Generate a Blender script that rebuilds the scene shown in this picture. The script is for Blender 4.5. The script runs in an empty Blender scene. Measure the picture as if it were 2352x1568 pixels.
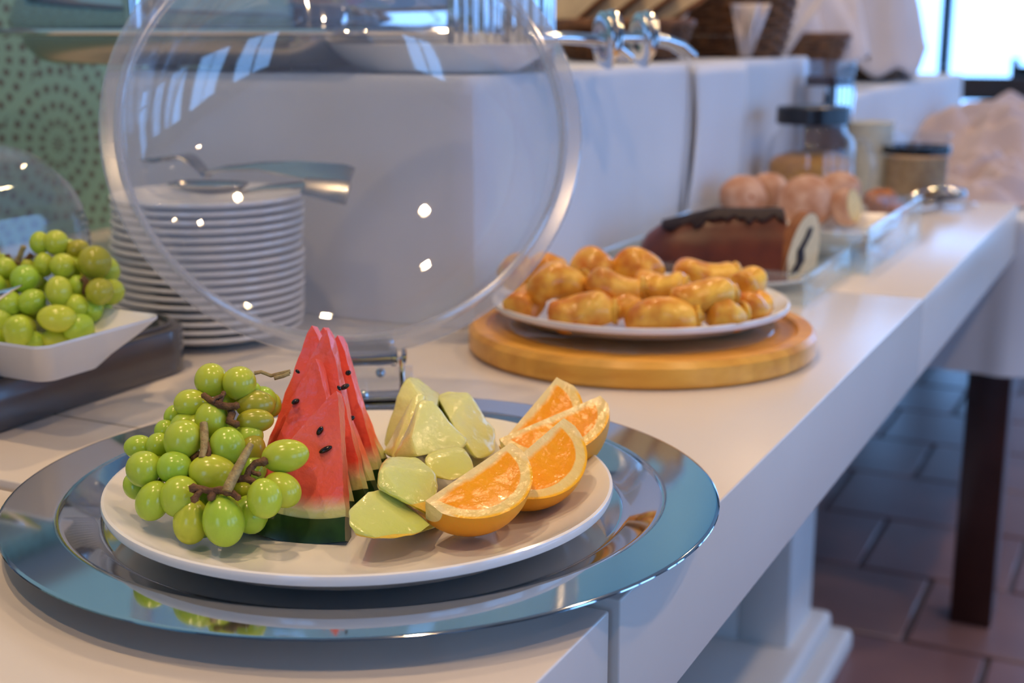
import bpy, bmesh, math, random
from mathutils import Vector, Matrix, noise
random.seed(7)
SC = bpy.context.scene
COL = SC.collection
PI = math.pi

# ------------------------------------------------------------------ camera, light, exposure
F_PX, CX, CY, CAM_Z = 3080.0, 1176.0, 784.0, 0.282      # world z = 0 is the top of the buffet counter
PITCH, YAW = math.radians(12.91), math.radians(26.23)
RIGHT = Vector((math.cos(YAW), math.sin(YAW), 0))
FWD = Vector((-math.sin(YAW), math.cos(YAW), 0))
UP = Vector((0, 0, 1))
CAM = Vector((0, 0, CAM_Z))
cd = bpy.data.cameras.new('camera'); co = bpy.data.objects.new('camera', cd); COL.objects.link(co)
co.location = CAM; co.rotation_euler = (PI/2 - PITCH, 0, YAW)
cd.sensor_width = 36; cd.lens = F_PX/2352*36; cd.clip_start = .02; cd.clip_end = 200
cd.dof.use_dof = True; cd.dof.focus_distance = 0.74; cd.dof.aperture_fstop = 7.0
SC.camera = co

W = bpy.data.worlds.new('world'); SC.world = W; W.use_nodes = True
bgn = W.node_tree.nodes['Background']; bgn.inputs[0].default_value = (.23, .50, 1.0, 1); bgn.inputs[1].default_value = 5.0
SC.view_settings.view_transform = 'Standard'; SC.view_settings.look = 'None'
SC.view_settings.exposure = 0.0; SC.view_settings.gamma = 1; SC.view_settings.use_curve_mapping = False
SC.cycles.max_bounces = 10; SC.cycles.transparent_max_bounces = 24; SC.cycles.diffuse_bounces = 4
SC.cycles.glossy_bounces = 5; SC.cycles.transmission_bounces = 8
SC.cycles.sample_clamp_indirect = 6.0; SC.cycles.blur_glossy = 1.0; SC.cycles.caustics_reflective = True; SC.cycles.caustics_refractive = False

def area(name, loc, rot, sx, sy, power, col, portal=False):
    l = bpy.data.lights.new(name, 'AREA'); l.shape = 'RECTANGLE'; l.size = sx; l.size_y = sy
    l.energy = power; l.color = col
    o = bpy.data.objects.new(name, l); o.location = loc; o.rotation_euler = rot; COL.objects.link(o)
    if portal: l.cycles.is_portal = True
    return o
FZ, CZ = -0.80, 1.95                        # floor and ceiling
XW, XR, YN, YF = -1.42, 3.6, -2.6, 7.0      # wall behind the buffet, window wall right, wall behind camera, far window wall
WIN_R = [(-1.9, -0.5), (0.1, 1.5), (2.1, 3.5), (4.1, 5.5)]      # openings along the right wall (y ranges)
for a, b in WIN_R:
    area('window_portal', (XR-.02, (a+b)/2, .55), (0, PI/2, 0), 1.9, b-a, 1, (1, 1, 1), True)
area('window_portal', (1.0, YF-.02, .475), (-PI/2, 0, 0), 4.7, 2.15, 1, (1, 1, 1), True)
WB0, WB1 = -.5, .35  # unseen back window, added to light the food and put blue in the pan
area('window_portal', ((WB0+WB1)/2, YN+.02, .6), (PI/2, 0, 0), WB1-WB0, 1.4, 1, (1, 1, 1), True)
DOWN = [(-.78, .35), (-.78, 1.55), (-.78, 2.75), (-.25, -.30), (.75, .35), (.75, 1.6), (.75, 3.0), (-.78, 4.2), (.9, 4.6), (2.2, .9), (2.2, 2.6)]
def down_light(x, y, p=5.3):
    l = bpy.data.lights.new('ceiling_spot_light', 'AREA'); l.shape = 'DISK'; l.size = .07; l.energy = p; l.color = (1, .66, .36)
    l.spread = math.radians(130)
    o = bpy.data.objects.new('ceiling_spot_light', l); o.location = (x, y, CZ-.03); COL.objects.link(o)
for x, y in DOWN: down_light(x, y)

# ------------------------------------------------------------------ coordinates: a photo pixel met with a known height or distance
def ray(u, v):
    x, y, z = u-CX, v-CY, F_PX
    f = z*math.cos(PITCH)-y*math.sin(PITCH); w = -y*math.cos(PITCH)-z*math.sin(PITCH)
    return RIGHT*x+FWD*f+UP*w
def G(u, v, z=0.0):
    d = ray(u, v); return CAM+d*((z-CAM_Z)/d.z)
def D(u, v, dist):
    d = ray(u, v); return CAM+d*(dist/d.dot(FWD))
VIEW = Vector((-math.sin(YAW)*math.cos(PITCH), math.cos(YAW)*math.cos(PITCH), -math.sin(PITCH)))
def zc_of(p): return (p-CAM).dot(VIEW)
def dist_of(p): return (p-CAM).dot(FWD)
def cam(r, f, u): return RIGHT*r+FWD*f+UP*u

# ------------------------------------------------------------------ materials
MATS = {}
def mat(name, col=(.8, .8, .8), rough=.5, metal=0, spec=.5, sss=0, sssr=(1, .5, .3), scale=.01, coat=0, noise_amt=0, noise_scale=20, bump=0, bump_scale=60, trans=0, rand=0, col2=None, emit=0, sheen=0):
    m = bpy.data.materials.new(name); m.use_nodes = True; MATS[name] = m
    nt = m.node_tree; b = nt.nodes['Principled BSDF']
    b.inputs['Base Color'].default_value = (*col, 1); b.inputs['Roughness'].default_value = rough
    b.inputs['Metallic'].default_value = metal; b.inputs['Specular IOR Level'].default_value = spec
    if sss: b.inputs['Subsurface Weight'].default_value = sss; b.inputs['Subsurface Radius'].default_value = sssr; b.inputs['Subsurface Scale'].default_value = scale
    if coat: b.inputs['Coat Weight'].default_value = coat; b.inputs['Coat Roughness'].default_value = .08
    if trans: b.inputs['Transmission Weight'].default_value = trans
    if sheen: b.inputs['Sheen Weight'].default_value = sheen
    tc = nt.nodes.new('ShaderNodeTexCoord')
    if noise_amt or col2:
        n = nt.nodes.new('ShaderNodeTexNoise'); n.inputs['Scale'].default_value = noise_scale; n.inputs['Detail'].default_value = 4
        nt.links.new(tc.outputs['Object'], n.inputs['Vector'])
        r = nt.nodes.new('ShaderNodeValToRGB')
        c2 = col2 if col2 else tuple(max(0, c*(1-noise_amt)) for c in col)
        r.color_ramp.elements[0].position = .35; r.color_ramp.elements[1].position = .65
        r.color_ramp.elements[0].color = (*c2, 1); r.color_ramp.elements[1].color = (*col, 1)
        nt.links.new(n.outputs[0], r.inputs[0]); out = r.outputs[0]
        if rand:
            oi = nt.nodes.new('ShaderNodeObjectInfo'); h = nt.nodes.new('ShaderNodeHueSaturation')
            mr = nt.nodes.new('ShaderNodeMapRange'); mr.inputs[3].default_value = .5-rand; mr.inputs[4].default_value = .5+rand*.5
            nt.links.new(oi.outputs['Random'], mr.inputs[0]); nt.links.new(mr.outputs[0], h.inputs['Hue']); nt.links.new(out, h.inputs['Color']); out = h.outputs[0]
        nt.links.new(out, b.inputs['Base Color'])
    if bump:
        n2 = nt.nodes.new('ShaderNodeTexNoise'); n2.inputs['Scale'].default_value = bump_scale; n2.inputs['Detail'].default_value = 5
        nt.links.new(tc.outputs['Object'], n2.inputs['Vector'])
        bp = nt.nodes.new('ShaderNodeBump'); bp.inputs['Strength'].default_value = bump; bp.inputs['Distance'].default_value = .002
        nt.links.new(n2.outputs[0], bp.inputs['Height']); nt.links.new(bp.outputs[0], b.inputs['Normal'])
    return m
mat('counter', (.72, .66, .585), .26, spec=.5, noise_amt=.03, noise_scale=6, bump=.05, bump_scale=30)
mat('counter_edge', (.80, .79, .76), .32, noise_amt=.03, noise_scale=8)
mat('gap', (.25, .22, .15), .8, noise_amt=.3)
mat('porcelain', (.84, .83, .80), .10, spec=.6, noise_amt=.015, noise_scale=5)
mat('steel', (.60, .61, .62), .06, 1, noise_amt=.04, noise_scale=14)
mat('steel_dark', (.50, .51, .53), .17, 1, noise_amt=.05, noise_scale=10)
mat('chrome', (.75, .75, .76), .07, 1, noise_amt=.02)
mat('pan_steel', (.50, .48, .45), .20, 1, noise_amt=.06, noise_scale=9)
mat('cloth', (.64, .66, .70), .85, sheen=.2, noise_amt=.04, noise_scale=5, bump=.3, bump_scale=120)
mat('cloth_pink', (.52, .43, .44), .9, sheen=.3, noise_amt=.06, noise_scale=8, bump=.3, bump_scale=80)
mat('napkin', (.66, .60, .60), .88, sheen=.3, noise_amt=.05, noise_scale=10, bump=.3, bump_scale=90)
mat('black_plastic', (.012, .013, .017), .25, noise_amt=.15, noise_scale=8)
mat('grey_acrylic', (.075, .066, .062), .22, coat=.6, noise_amt=.12, noise_scale=6)
mat('slot', (.012, .016, .022), .15, noise_amt=.2)
mat('grape', (.47, .63, .06), .22, spec=.5, sss=.45, sssr=(.9, 1, .25), scale=.006, noise_scale=90, col2=(.42, .56, .04), rand=.03)
mat('grape_gold', (.46, .43, .035), .24, spec=.5, sss=.45, sssr=(.9, .9, .2), scale=.006, noise_scale=90, col2=(.40, .38, .03), rand=.02)  # yellower copy of the grape colour
mat('stem', (.20, .095, .028), .7, noise_scale=200, col2=(.09, .035, .012), bump=.8, bump_scale=400)
mat('stem_light', (.42, .33, .13), .6, noise_scale=250, col2=(.26, .17, .06), bump=.6, bump_scale=400)
mat('seed', (.012, .006, .004), .2, noise_amt=.3, noise_scale=200)
mat('wm_skin', (.018, .060, .012), .28, noise_scale=55, col2=(.006, .022, .006), bump=.1)
mat('melon', (.68, .68, .20), .16, coat=.25, sss=.5, sssr=(.9, 1, .4), scale=.01, noise_scale=30, col2=(.60, .63, .15), bump=.5, bump_scale=140)
mat('melon_rind', (.75, .50, .03), .35, noise_scale=90, col2=(.58, .36, .02), bump=.5, bump_scale=260)
mat('peel', (.96, .38, .008), .33, sss=.15, sssr=(1, .4, .1), scale=.004, noise_scale=60, col2=(.85, .40, .012), bump=.45, bump_scale=420)
mat('pastry', (.98, .60, .09), .26, spec=.4, sss=.1, sssr=(1, .5, .2), scale=.006, noise_scale=48, col2=(.64, .22, .018), bump=.35, bump_scale=55, rand=.01)
mat('pastry_end', (.85, .55, .07), .4, noise_scale=70, col2=(.62, .26, .02), bump=.5, bump_scale=120)
mat('cake_crust', (.15, .030, .008), .38, noise_scale=22, col2=(.075, .014, .005), bump=.3, bump_scale=80)
mat('cake_crumb', (.80, .62, .36), .85, noise_amt=.12, noise_scale=150, bump=.6, bump_scale=200)
mat('choc', (.016, .007, .009), .6, spec=.25, noise_scale=30, col2=(.02, .010, .014), bump=.2)
mat('bun', (.66, .45, .34), .8, noise_scale=30, col2=(.42, .20, .11), bump=.5, bump_scale=90)
mat('bun_crumb', (.80, .62, .30), .85, noise_amt=.15, noise_scale=120, bump=.6, bump_scale=150)
mat('muffin', (.50, .15, .015), .6, noise_scale=60, col2=(.26, .06, .008), bump=.8, bump_scale=90)
mat('bread', (.78, .58, .33), .85, noise_amt=.12, noise_scale=90, bump=.5, bump_scale=150)
mat('bread_crust', (.30, .10, .020), .6, noise_scale=40, col2=(.18, .05, .01), bump=.3)
mat('wicker', (.22, .085, .025), .6, noise_scale=60, col2=(.08, .028, .010), bump=.6, bump_scale=100)
mat('mahogany', (.045, .012, .008), .3, noise_scale=12, col2=(.028, .006, .004))
mat('dark_wood', (.03, .02, .018), .4, noise_amt=.3, noise_scale=10)
mat('white_paint', (.74, .74, .72), .4, noise_amt=.03, noise_scale=5)
mat('ceiling', (.42, .42, .42), .8, noise_amt=.04, noise_scale=3)
mat('teal_wall', (.34, .60, .58), .7, noise_amt=.06, noise_scale=3)
mat('plain_wall', (.26, .23, .22), .8, noise_amt=.06, noise_scale=3)
mat('grout', (.13, .10, .11), .5, noise_amt=.2, noise_scale=20)
mat('tile', (.27, .155, .14), .34, noise_scale=5, col2=(.21, .12, .115), bump=.12, bump_scale=14, rand=.01)
mat('window_frame', (.010, .03, .055), .35, noise_amt=.2)
mat('flakes', (.60, .30, .04), .7, noise_scale=120, col2=(.42, .18, .02), bump=1, bump_scale=120)
mat('jam', (.045, .010, .010), .15, noise_amt=.3, noise_scale=20)
mat('oats', (.45, .30, .14), .8, noise_scale=120, col2=(.30, .17, .06), bump=.8, bump_scale=120)
mat('cup', (.68, .68, .56), .25, noise_amt=.04, noise_scale=15)
mat('trim_grey', (.16, .20, .22), .4, noise_amt=.1)
mat('lamp_ring', (.7, .7, .68), .3, 1, noise_amt=.05)

def glassy(name, tint, haze, ior=1.45, rough=.02, hazecol=(.75, .77, .85), boost=1.0):
    m = bpy.data.materials.new(name); m.use_nodes = True; MATS[name] = m; nt = m.node_tree; N = nt.nodes; L = nt.links
    N.clear(); o = N.new('ShaderNodeOutputMaterial')
    t = N.new('ShaderNodeBsdfTransparent'); t.inputs[0].default_value = (*tint, 1)
    g = N.new('ShaderNodeBsdfGlossy'); g.inputs['Roughness'].default_value = rough; g.inputs[0].default_value = (1, 1, 1, 1)
    d = N.new('ShaderNodeBsdfDiffuse'); d.inputs[0].default_value = (*hazecol, 1)
    tr = N.new('ShaderNodeBsdfTranslucent'); tr.inputs[0].default_value = (*hazecol, 1)
    dm = N.new('ShaderNodeMixShader'); dm.inputs[0].default_value = .5
    fr = N.new('ShaderNodeLayerWeight'); fr.inputs[0].default_value = .5      # Schlick: same from both sides of the wall
    pw = N.new('ShaderNodeMath'); pw.operation = 'POWER'; pw.inputs[1].default_value = 4.5; L.new(fr.outputs['Facing'], pw.inputs[0])
    mu = N.new('ShaderNodeMath'); mu.operation = 'MULTIPLY_ADD'; mu.inputs[1].default_value = .55*boost; mu.inputs[2].default_value = .035*boost; mu.use_clamp = True
    tc = N.new('ShaderNodeTexCoord'); no = N.new('ShaderNodeTexNoise'); no.inputs['Scale'].default_value = 9; no.inputs['Detail'].default_value = 4
    mr = N.new('ShaderNodeMapRange'); mr.inputs[3].default_value = haze*.6; mr.inputs[4].default_value = haze*1.5
    L.new(tc.outputs['Object'], no.inputs['Vector']); L.new(no.outputs[0], mr.inputs[0])
    m1 = N.new('ShaderNodeMixShader'); m2 = N.new('ShaderNodeMixShader')
    L.new(d.outputs[0], dm.inputs[1]); L.new(tr.outputs[0], dm.inputs[2])
    L.new(mr.outputs[0], m1.inputs[0]); L.new(t.outputs[0], m1.inputs[1]); L.new(dm.outputs[0], m1.inputs[2])
    L.new(pw.outputs[0], mu.inputs[0]); L.new(mu.outputs[0], m2.inputs[0]); L.new(m1.outputs[0], m2.inputs[1]); L.new(g.outputs[0], m2.inputs[2])
    L.new(m2.outputs[0], o.inputs[0]); return m
glassy('clear_lid', (.955, .965, .98), .085, hazecol=(.62, .64, .74), boost=1.7)
glassy('lid_rim', (.90, .91, .92), .24, hazecol=(.80, .80, .82), rough=.12, boost=1.8)
glassy('clear_hood', (.93, .95, .97), .07, hazecol=(.45, .5, .65))
glassy('glass', (.95, .965, .98), .02)
glassy('acrylic', (.95, .97, .97), .06, hazecol=(.80, .86, .84))
glassy('window_glass', (.97, .98, .99), 0.0, boost=.6)

def height_tint(name, lo, hi, z0, z1):        # flesh greener near the rind, paler towards the seeds
    nt = MATS[name].node_tree; b = nt.nodes['Principled BSDF']; src = b.inputs['Base Color'].links[0].from_socket
    tc = nt.nodes.new('ShaderNodeTexCoord'); sp = nt.nodes.new('ShaderNodeSeparateXYZ'); nt.links.new(tc.outputs['Object'], sp.inputs[0])
    mr = nt.nodes.new('ShaderNodeMapRange'); mr.inputs[1].default_value = z0; mr.inputs[2].default_value = z1; nt.links.new(sp.outputs[2], mr.inputs[0])
    r = nt.nodes.new('ShaderNodeMixRGB'); nt.links.new(mr.outputs[0], r.inputs[0]); r.inputs[1].default_value = (*lo, 1); r.inputs[2].default_value = (*hi, 1)
    m = nt.nodes.new('ShaderNodeMixRGB'); m.inputs[0].default_value = .65; nt.links.new(src, m.inputs[1]); nt.links.new(r.outputs[0], m.inputs[2]); nt.links.new(m.outputs[0], b.inputs['Base Color'])
height_tint('melon', (.52, .60, .06), (.80, .80, .34), .006, .034)
def nodes_of(name, rough, **kw):
    m = mat(name, rough=rough, **kw); nt = m.node_tree; return m, nt, nt.nodes['Principled BSDF']
def ramp(nt, stops):
    r = nt.nodes.new('ShaderNodeValToRGB'); e = r.color_ramp.elements
    while len(e) < len(stops): e.new(.5)
    for k, (p, c) in enumerate(stops): e[k].position = p; e[k].color = (*c, 1)
    return r
# watermelon flesh: colour runs from the tip (v=0) to the white rind (v=1) along the UV of each slice
m, nt, b = nodes_of('wm_flesh', .30, sss=.2, sssr=(1, .35, .25), scale=.006, bump=.7, bump_scale=110)
uv = nt.nodes.new('ShaderNodeUVMap'); sp = nt.nodes.new('ShaderNodeSeparateXYZ'); nt.links.new(uv.outputs[0], sp.inputs[0])
no = nt.nodes.new('ShaderNodeTexNoise'); no.inputs['Scale'].default_value = 60; no.inputs['Detail'].default_value = 5
tcx = nt.nodes.new('ShaderNodeTexCoord'); nt.links.new(tcx.outputs['Object'], no.inputs['Vector'])
ma = nt.nodes.new('ShaderNodeMath'); ma.operation = 'MULTIPLY_ADD'; ma.inputs[1].default_value = .10; nt.links.new(no.outputs[0], ma.inputs[0]); nt.links.new(sp.outputs[1], ma.inputs[2])
r = ramp(nt, [(0, (.95, .13, .075)), (.45, (.97, .17, .10)), (.87, (.93, .14, .08)), (.93, (.84, .42, .26)), (.975, (.76, .72, .40)), (1, (.60, .68, .28))])
nt.links.new(ma.outputs[0], r.inputs[0])
n3 = nt.nodes.new('ShaderNodeTexNoise'); n3.inputs['Scale'].default_value = 25; nt.links.new(tcx.outputs['Object'], n3.inputs['Vector'])
mx = nt.nodes.new('ShaderNodeMixRGB'); mx.blend_type = 'MULTIPLY'; mx.inputs[0].default_value = .5
r2 = ramp(nt, [(.35, (.92, .70, .68)), (.65, (1, 1, 1))]); nt.links.new(n3.outputs[0], r2.inputs[0])
nt.links.new(r.outputs[0], mx.inputs[1]); nt.links.new(r2.outputs[0], mx.inputs[2]); nt.links.new(mx.outputs[0], b.inputs['Base Color'])
# orange flesh: in the wedge's own frame, x along the core, origin at the fruit's centre, radius 1 = peel
m, nt, b = nodes_of('orange_flesh', .22, sss=.08, sssr=(1, .45, .1), scale=.006, bump=.7, bump_scale=5, coat=.1)
tcx = nt.nodes.new('ShaderNodeTexCoord'); sp = nt.nodes.new('ShaderNodeSeparateXYZ'); nt.links.new(tcx.outputs['Object'], sp.inputs[0])
no = nt.nodes.new('ShaderNodeTexNoise'); no.inputs['Scale'].default_value = 2.2; no.inputs['Detail'].default_value = 4; nt.links.new(tcx.outputs['Object'], no.inputs['Vector'])
def mth(op, a, b_=None, c=None):
    n = nt.nodes.new('ShaderNodeMath'); n.operation = op
    for k, x in enumerate((a, b_, c)):
        if x is None: continue
        if isinstance(x, (int, float)): n.inputs[k].default_value = x
        else: nt.links.new(x, n.inputs[k])
    return n.outputs[0]
vl = nt.nodes.new('ShaderNodeVectorMath'); vl.operation = 'LENGTH'; nt.links.new(tcx.outputs['Object'], vl.inputs[0])
rr = mth('MULTIPLY_ADD', no.outputs[0], .08, vl.outputs['Value'])
rr = mth('SUBTRACT', rr, .04)
ro = ramp(nt, [(0, (1.0, .43, .008)), (.78, (.97, .36, .004)), (.805, (.86, .66, .24)), (.93, (.84, .62, .20)), (.965, (.95, .52, .02)), (1, (.93, .42, .01))])
nt.links.new(rr, ro.inputs[0])
core = mth('SQRT', mth('ADD', mth('MULTIPLY', sp.outputs[1], sp.outputs[1]), mth('MULTIPLY', sp.outputs[2], sp.outputs[2])))
core = mth('MULTIPLY_ADD', no.outputs[0], .22, core)
rc = ramp(nt, [(.19, (1, 1, 1)), (.27, (0, 0, 0))]); nt.links.new(core, rc.inputs[0])
end = mth('ABSOLUTE', sp.outputs[0]); rx = ramp(nt, [(.80, (0, 0, 0)), (.86, (1, 1, 1))]); nt.links.new(end, rx.inputs[0])
pm = mth('MAXIMUM', rc.outputs[0], rx.outputs[0])
mx = nt.nodes.new('ShaderNodeMixRGB'); nt.links.new(pm, mx.inputs[0]); nt.links.new(ro.outputs[0], mx.inputs[1]); mx.inputs[2].default_value = (.86, .68, .30, 1)
# fine juice-sac streaks
wv = nt.nodes.new('ShaderNodeTexVoronoi'); wv.inputs['Scale'].default_value = 7; mp = nt.nodes.new('ShaderNodeMapping'); mp.inputs['Scale'].default_value = (1.6, .5, .5)
nt.links.new(tcx.outputs['Object'], mp.inputs[0]); nt.links.new(mp.outputs[0], wv.inputs[0])
m3 = nt.nodes.new('ShaderNodeMixRGB'); m3.blend_type = 'MULTIPLY'; m3.inputs[0].default_value = .5
r4 = ramp(nt, [(.0, (1, .85, .7)), (.8, (1, 1, 1))]); nt.links.new(wv.outputs['Distance'], r4.inputs[0])
nt.links.new(mx.outputs[0], m3.inputs[1]); nt.links.new(r4.outputs[0], m3.inputs[2]); nt.links.new(m3.outputs[0], b.inputs['Base Color'])
# patterned wall covering behind the buffet: rows of fans drawn in short dashes
m, nt, b = nodes_of('patterned_wall', .55)
tcx = nt.nodes.new('ShaderNodeTexCoord'); sp = nt.nodes.new('ShaderNodeSeparateXYZ'); nt.links.new(tcx.outputs['Object'], sp.inputs[0])
S = .26
def lattice(off):
    y = mth('DIVIDE', sp.outputs[1], S); z = mth('DIVIDE', sp.outputs[2], S)
    y = mth('SUBTRACT', mth('FRACT', mth('ADD', y, off)), .5); z = mth('SUBTRACT', mth('FRACT', mth('ADD', z, off)), .5)
    d = mth('SQRT', mth('ADD', mth('MULTIPLY', y, y), mth('MULTIPLY', z, z))); a = mth('ARCTAN2', z, y); return d, a
d1, a1 = lattice(0.0); d2, a2 = lattice(.5)
sel = mth('LESS_THAN', d1, d2)
dd = mth('MINIMUM', d1, d2); aa = mth('ADD', mth('MULTIPLY', a1, sel), mth('MULTIPLY', a2, mth('SUBTRACT', 1, sel)))
ring = mth('SINE', mth('MULTIPLY', dd, 68)); ringno = mth('FLOOR', mth('DIVIDE', mth('MULTIPLY', dd, 68), 2*PI))
cntt = mth('MULTIPLY_ADD', ringno, 6, 8)
dash = mth('SINE', mth('MULTIPLY', aa, cntt))
pat = mth('MULTIPLY', mth('GREATER_THAN', ring, .1), mth('GREATER_THAN', dash, -.2))
mx = nt.nodes.new('ShaderNodeMixRGB'); nt.links.new(pat, mx.inputs[0])
mx.inputs[1].default_value = (.25, .46, .39, 1); mx.inputs[2].default_value = (.13, .145, .13, 1)
nt.links.new(mx.outputs[0], b.inputs['Base Color'])
# light wood, glued staves
m, nt, b = nodes_of('board_wood', .30)
tcx = nt.nodes.new('ShaderNodeTexCoord'); mp = nt.nodes.new('ShaderNodeMapping'); mp.inputs['Scale'].default_value = (3, 26, 26); nt.links.new(tcx.outputs['Object'], mp.inputs[0])
no = nt.nodes.new('ShaderNodeTexNoise'); no.inputs['Scale'].default_value = 3; no.inputs['Detail'].default_value = 5; nt.links.new(mp.outputs[0], no.inputs['Vector'])
r = ramp(nt, [(.3, (.74, .33, .035)), (.7, (.92, .48, .07))]); nt.links.new(no.outputs[0], r.inputs[0])
sp = nt.nodes.new('ShaderNodeSeparateXYZ'); nt.links.new(tcx.outputs['Object'], sp.inputs[0])
st = mth('FRACT', mth('MULTIPLY', mth('FLOOR', mth('DIVIDE', sp.outputs[1], .032)), .618)); r5 = ramp(nt, [(0, (.78, .74, .70)), (1, (1.0, 1.0, 1.0))]); nt.links.new(st, r5.inputs[0])
mx = nt.nodes.new('ShaderNodeMixRGB'); mx.blend_type = 'MULTIPLY'; mx.inputs[0].default_value = 1; nt.links.new(r.outputs[0], mx.inputs[1]); nt.links.new(r5.outputs[0], mx.inputs[2]); nt.links.new(mx.outputs[0], b.inputs['Base Color'])
# lamp lens
m = bpy.data.materials.new('lamp_glow'); m.use_nodes = True; MATS['lamp_glow'] = m; b = m.node_tree.nodes['Principled BSDF']
b.inputs['Emission Color'].default_value = (1, .72, .42, 1); b.inputs['Emission Strength'].default_value = 40
M = MATS

# ------------------------------------------------------------------ object helpers
def link(name, me, m=None, parent=None, smooth=False):
    if isinstance(m, str): m = M[m]
    if m and not me.materials: me.materials.append(m)
    o = bpy.data.objects.new(name, me); COL.objects.link(o)
    if parent: o.parent = parent
    if smooth: me.polygons.foreach_set('use_smooth', [True]*len(me.polygons)); me.update()
    return o
def thing(name, label, cat, loc=(0, 0, 0), rot=(0, 0, 0), group=None):
    o = bpy.data.objects.new(name, None); COL.objects.link(o); o.location = loc; o.rotation_euler = rot; o.empty_display_size = .02
    return tag(o, label, cat, group)
def tag(o, label, cat, group=None, kind=None):
    o['label'] = label; o['category'] = cat
    if group: o['group'] = group
    if kind: o['kind'] = kind
    return o
def struct(o): o['kind'] = 'structure'; return o
def finish(bm, name, m, parent=None, smooth=True, angle=40):
    bmesh.ops.recalc_face_normals(bm, faces=bm.faces)
    me = bpy.data.meshes.new(name); bm.to_mesh(me); bm.free()
    o = link(name, me, m, parent)
    if smooth:
        me.polygons.foreach_set('use_smooth', [True]*len(me.polygons))
        try: me.set_sharp_from_angle(angle=math.radians(angle))
        except Exception: pass
    return o
def bm_box(bm, x0, x1, y0, y1, z0, z1, bev=0, seg=2):
    vs = [bm.verts.new(p) for p in ((x0, y0, z0), (x1, y0, z0), (x1, y1, z0), (x0, y1, z0), (x0, y0, z1), (x1, y0, z1), (x1, y1, z1), (x0, y1, z1))]
    fs = [bm.faces.new([vs[i] for i in f]) for f in ((3, 2, 1, 0), (4, 5, 6, 7), (0, 1, 5, 4), (1, 2, 6, 5), (2, 3, 7, 6), (3, 0, 4, 7))]
    if bev:
        es = list({e for f in fs for e in f.edges})
        bmesh.ops.bevel(bm, geom=es, offset=bev, segments=seg, affect='EDGES', profile=.5)
def box(name, b6, m, parent=None, bev=0, seg=2):
    bm = bmesh.new(); bm_box(bm, *b6, bev=bev, seg=seg); return finish(bm, name, m, parent)
def lathe(name, prof, m, parent=None, seg=64, loc=(0, 0, 0), rot=None, closed=False, sx=1, sy=1, angle=40):
    bm = bmesh.new(); rings = []
    for r, z in prof:
        if r < 1e-6: rings.append([bm.verts.new((0, 0, z))])
        else: rings.append([bm.verts.new((r*sx*math.cos(2*PI*k/seg), r*sy*math.sin(2*PI*k/seg), z)) for k in range(seg)])
    pairs = list(zip(rings, rings[1:])) + ([(rings[-1], rings[0])] if closed else [])
    for A, B in pairs:
        for k in range(seg):
            a0, a1 = A[k % len(A)], A[(k+1) % len(A)]; b0, b1 = B[k % len(B)], B[(k+1) % len(B)]
            f = [a0]
            if a1 is not a0: f.append(a1)
            if b1 is not b0: f.append(b1)
            f.append(b0)
            if len(set(f)) >= 3: bm.faces.new(f)
    o = finish(bm, name, m, parent, angle=angle); o.location = loc
    if rot: o.rotation_euler = rot
    return o
def bm_tube(bm, pts, rad, seg=8, cap=True, flat=1.0):
    pts = [Vector(p) for p in pts]; n = len(pts)
    if not isinstance(rad, (list, tuple)): rad = [rad]*n
    prev = None; up = None
    for i, p in enumerate(pts):
        t = (pts[min(i+1, n-1)]-pts[max(i-1, 0)]).normalized()
        if up is None:
            up = Vector((0, 0, 1)) if abs(t.z) < .9 else Vector((1, 0, 0))
        s = t.cross(up).normalized(); w = s.cross(t).normalized(); up = w
        ring = [bm.verts.new(p+(s*math.cos(2*PI*k/seg)+w*math.sin(2*PI*k/seg)*flat)*rad[i]) for k in range(seg)]
        if prev:
            for k in range(seg): bm.faces.new((prev[k], prev[(k+1) % seg], ring[(k+1) % seg], ring[k]))
        elif cap: bm.faces.new(ring[::-1])
        prev = ring
    if cap: bm.faces.new(prev)
def tube(name, pts, rad, m, parent=None, seg=10, flat=1.0):
    bm = bmesh.new(); bm_tube(bm, pts, rad, seg, True, flat); return finish(bm, name, m, parent)
def bm_grid(bm, fn, nu, nv, wrap=False):
    g = [[bm.verts.new(fn(i/nu, j/nv)) for j in range(nv+1)] for i in range(nu if wrap else nu+1)]
    for i in range(nu):
        for j in range(nv):
            a, b_ = g[i], g[(i+1) % len(g)]
            bm.faces.new((a[j], b_[j], b_[j+1], a[j+1]))
    return g
def sheet(name, fn, nu, nv, m, parent=None, thick=.0015):
    bm = bmesh.new(); bm_grid(bm, fn, nu, nv); bmesh.ops.recalc_face_normals(bm, faces=bm.faces)
    me = bpy.data.meshes.new(name); bm.to_mesh(me); bm.free(); o = link(name, me, m, parent, True)
    if thick:
        md = o.modifiers.new('solid', 'SOLIDIFY'); md.thickness = thick; md.offset = 0
    return o
def rrect(hx, hy, r, n=6):
    out = []
    for cx_, cy_, a0 in ((hx-r, hy-r, 0), (-hx+r, hy-r, PI/2), (-hx+r, -hy+r, PI), (hx-r, -hy+r, 1.5*PI)):
        for k in range(n+1): a = a0+PI/2*k/n; out.append((cx_+r*math.cos(a), cy_+r*math.sin(a)))
    return out
def loft(name, loops, m, parent=None, cap0=True, cap1=True, closed=False, angle=40):
    bm = bmesh.new(); rs = [[bm.verts.new(p) for p in lp] for lp in loops]
    prs = list(zip(rs, rs[1:])) + ([(rs[-1], rs[0])] if closed else [])
    for A, B in prs:
        n = len(A)
        for k in range(n): bm.faces.new((A[k], A[(k+1) % n], B[(k+1) % n], B[k]))
    if not closed:
        if cap0: bm.faces.new(rs[0][::-1])
        if cap1: bm.faces.new(rs[-1])
    return finish(bm, name, m, parent, angle=angle)
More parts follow.
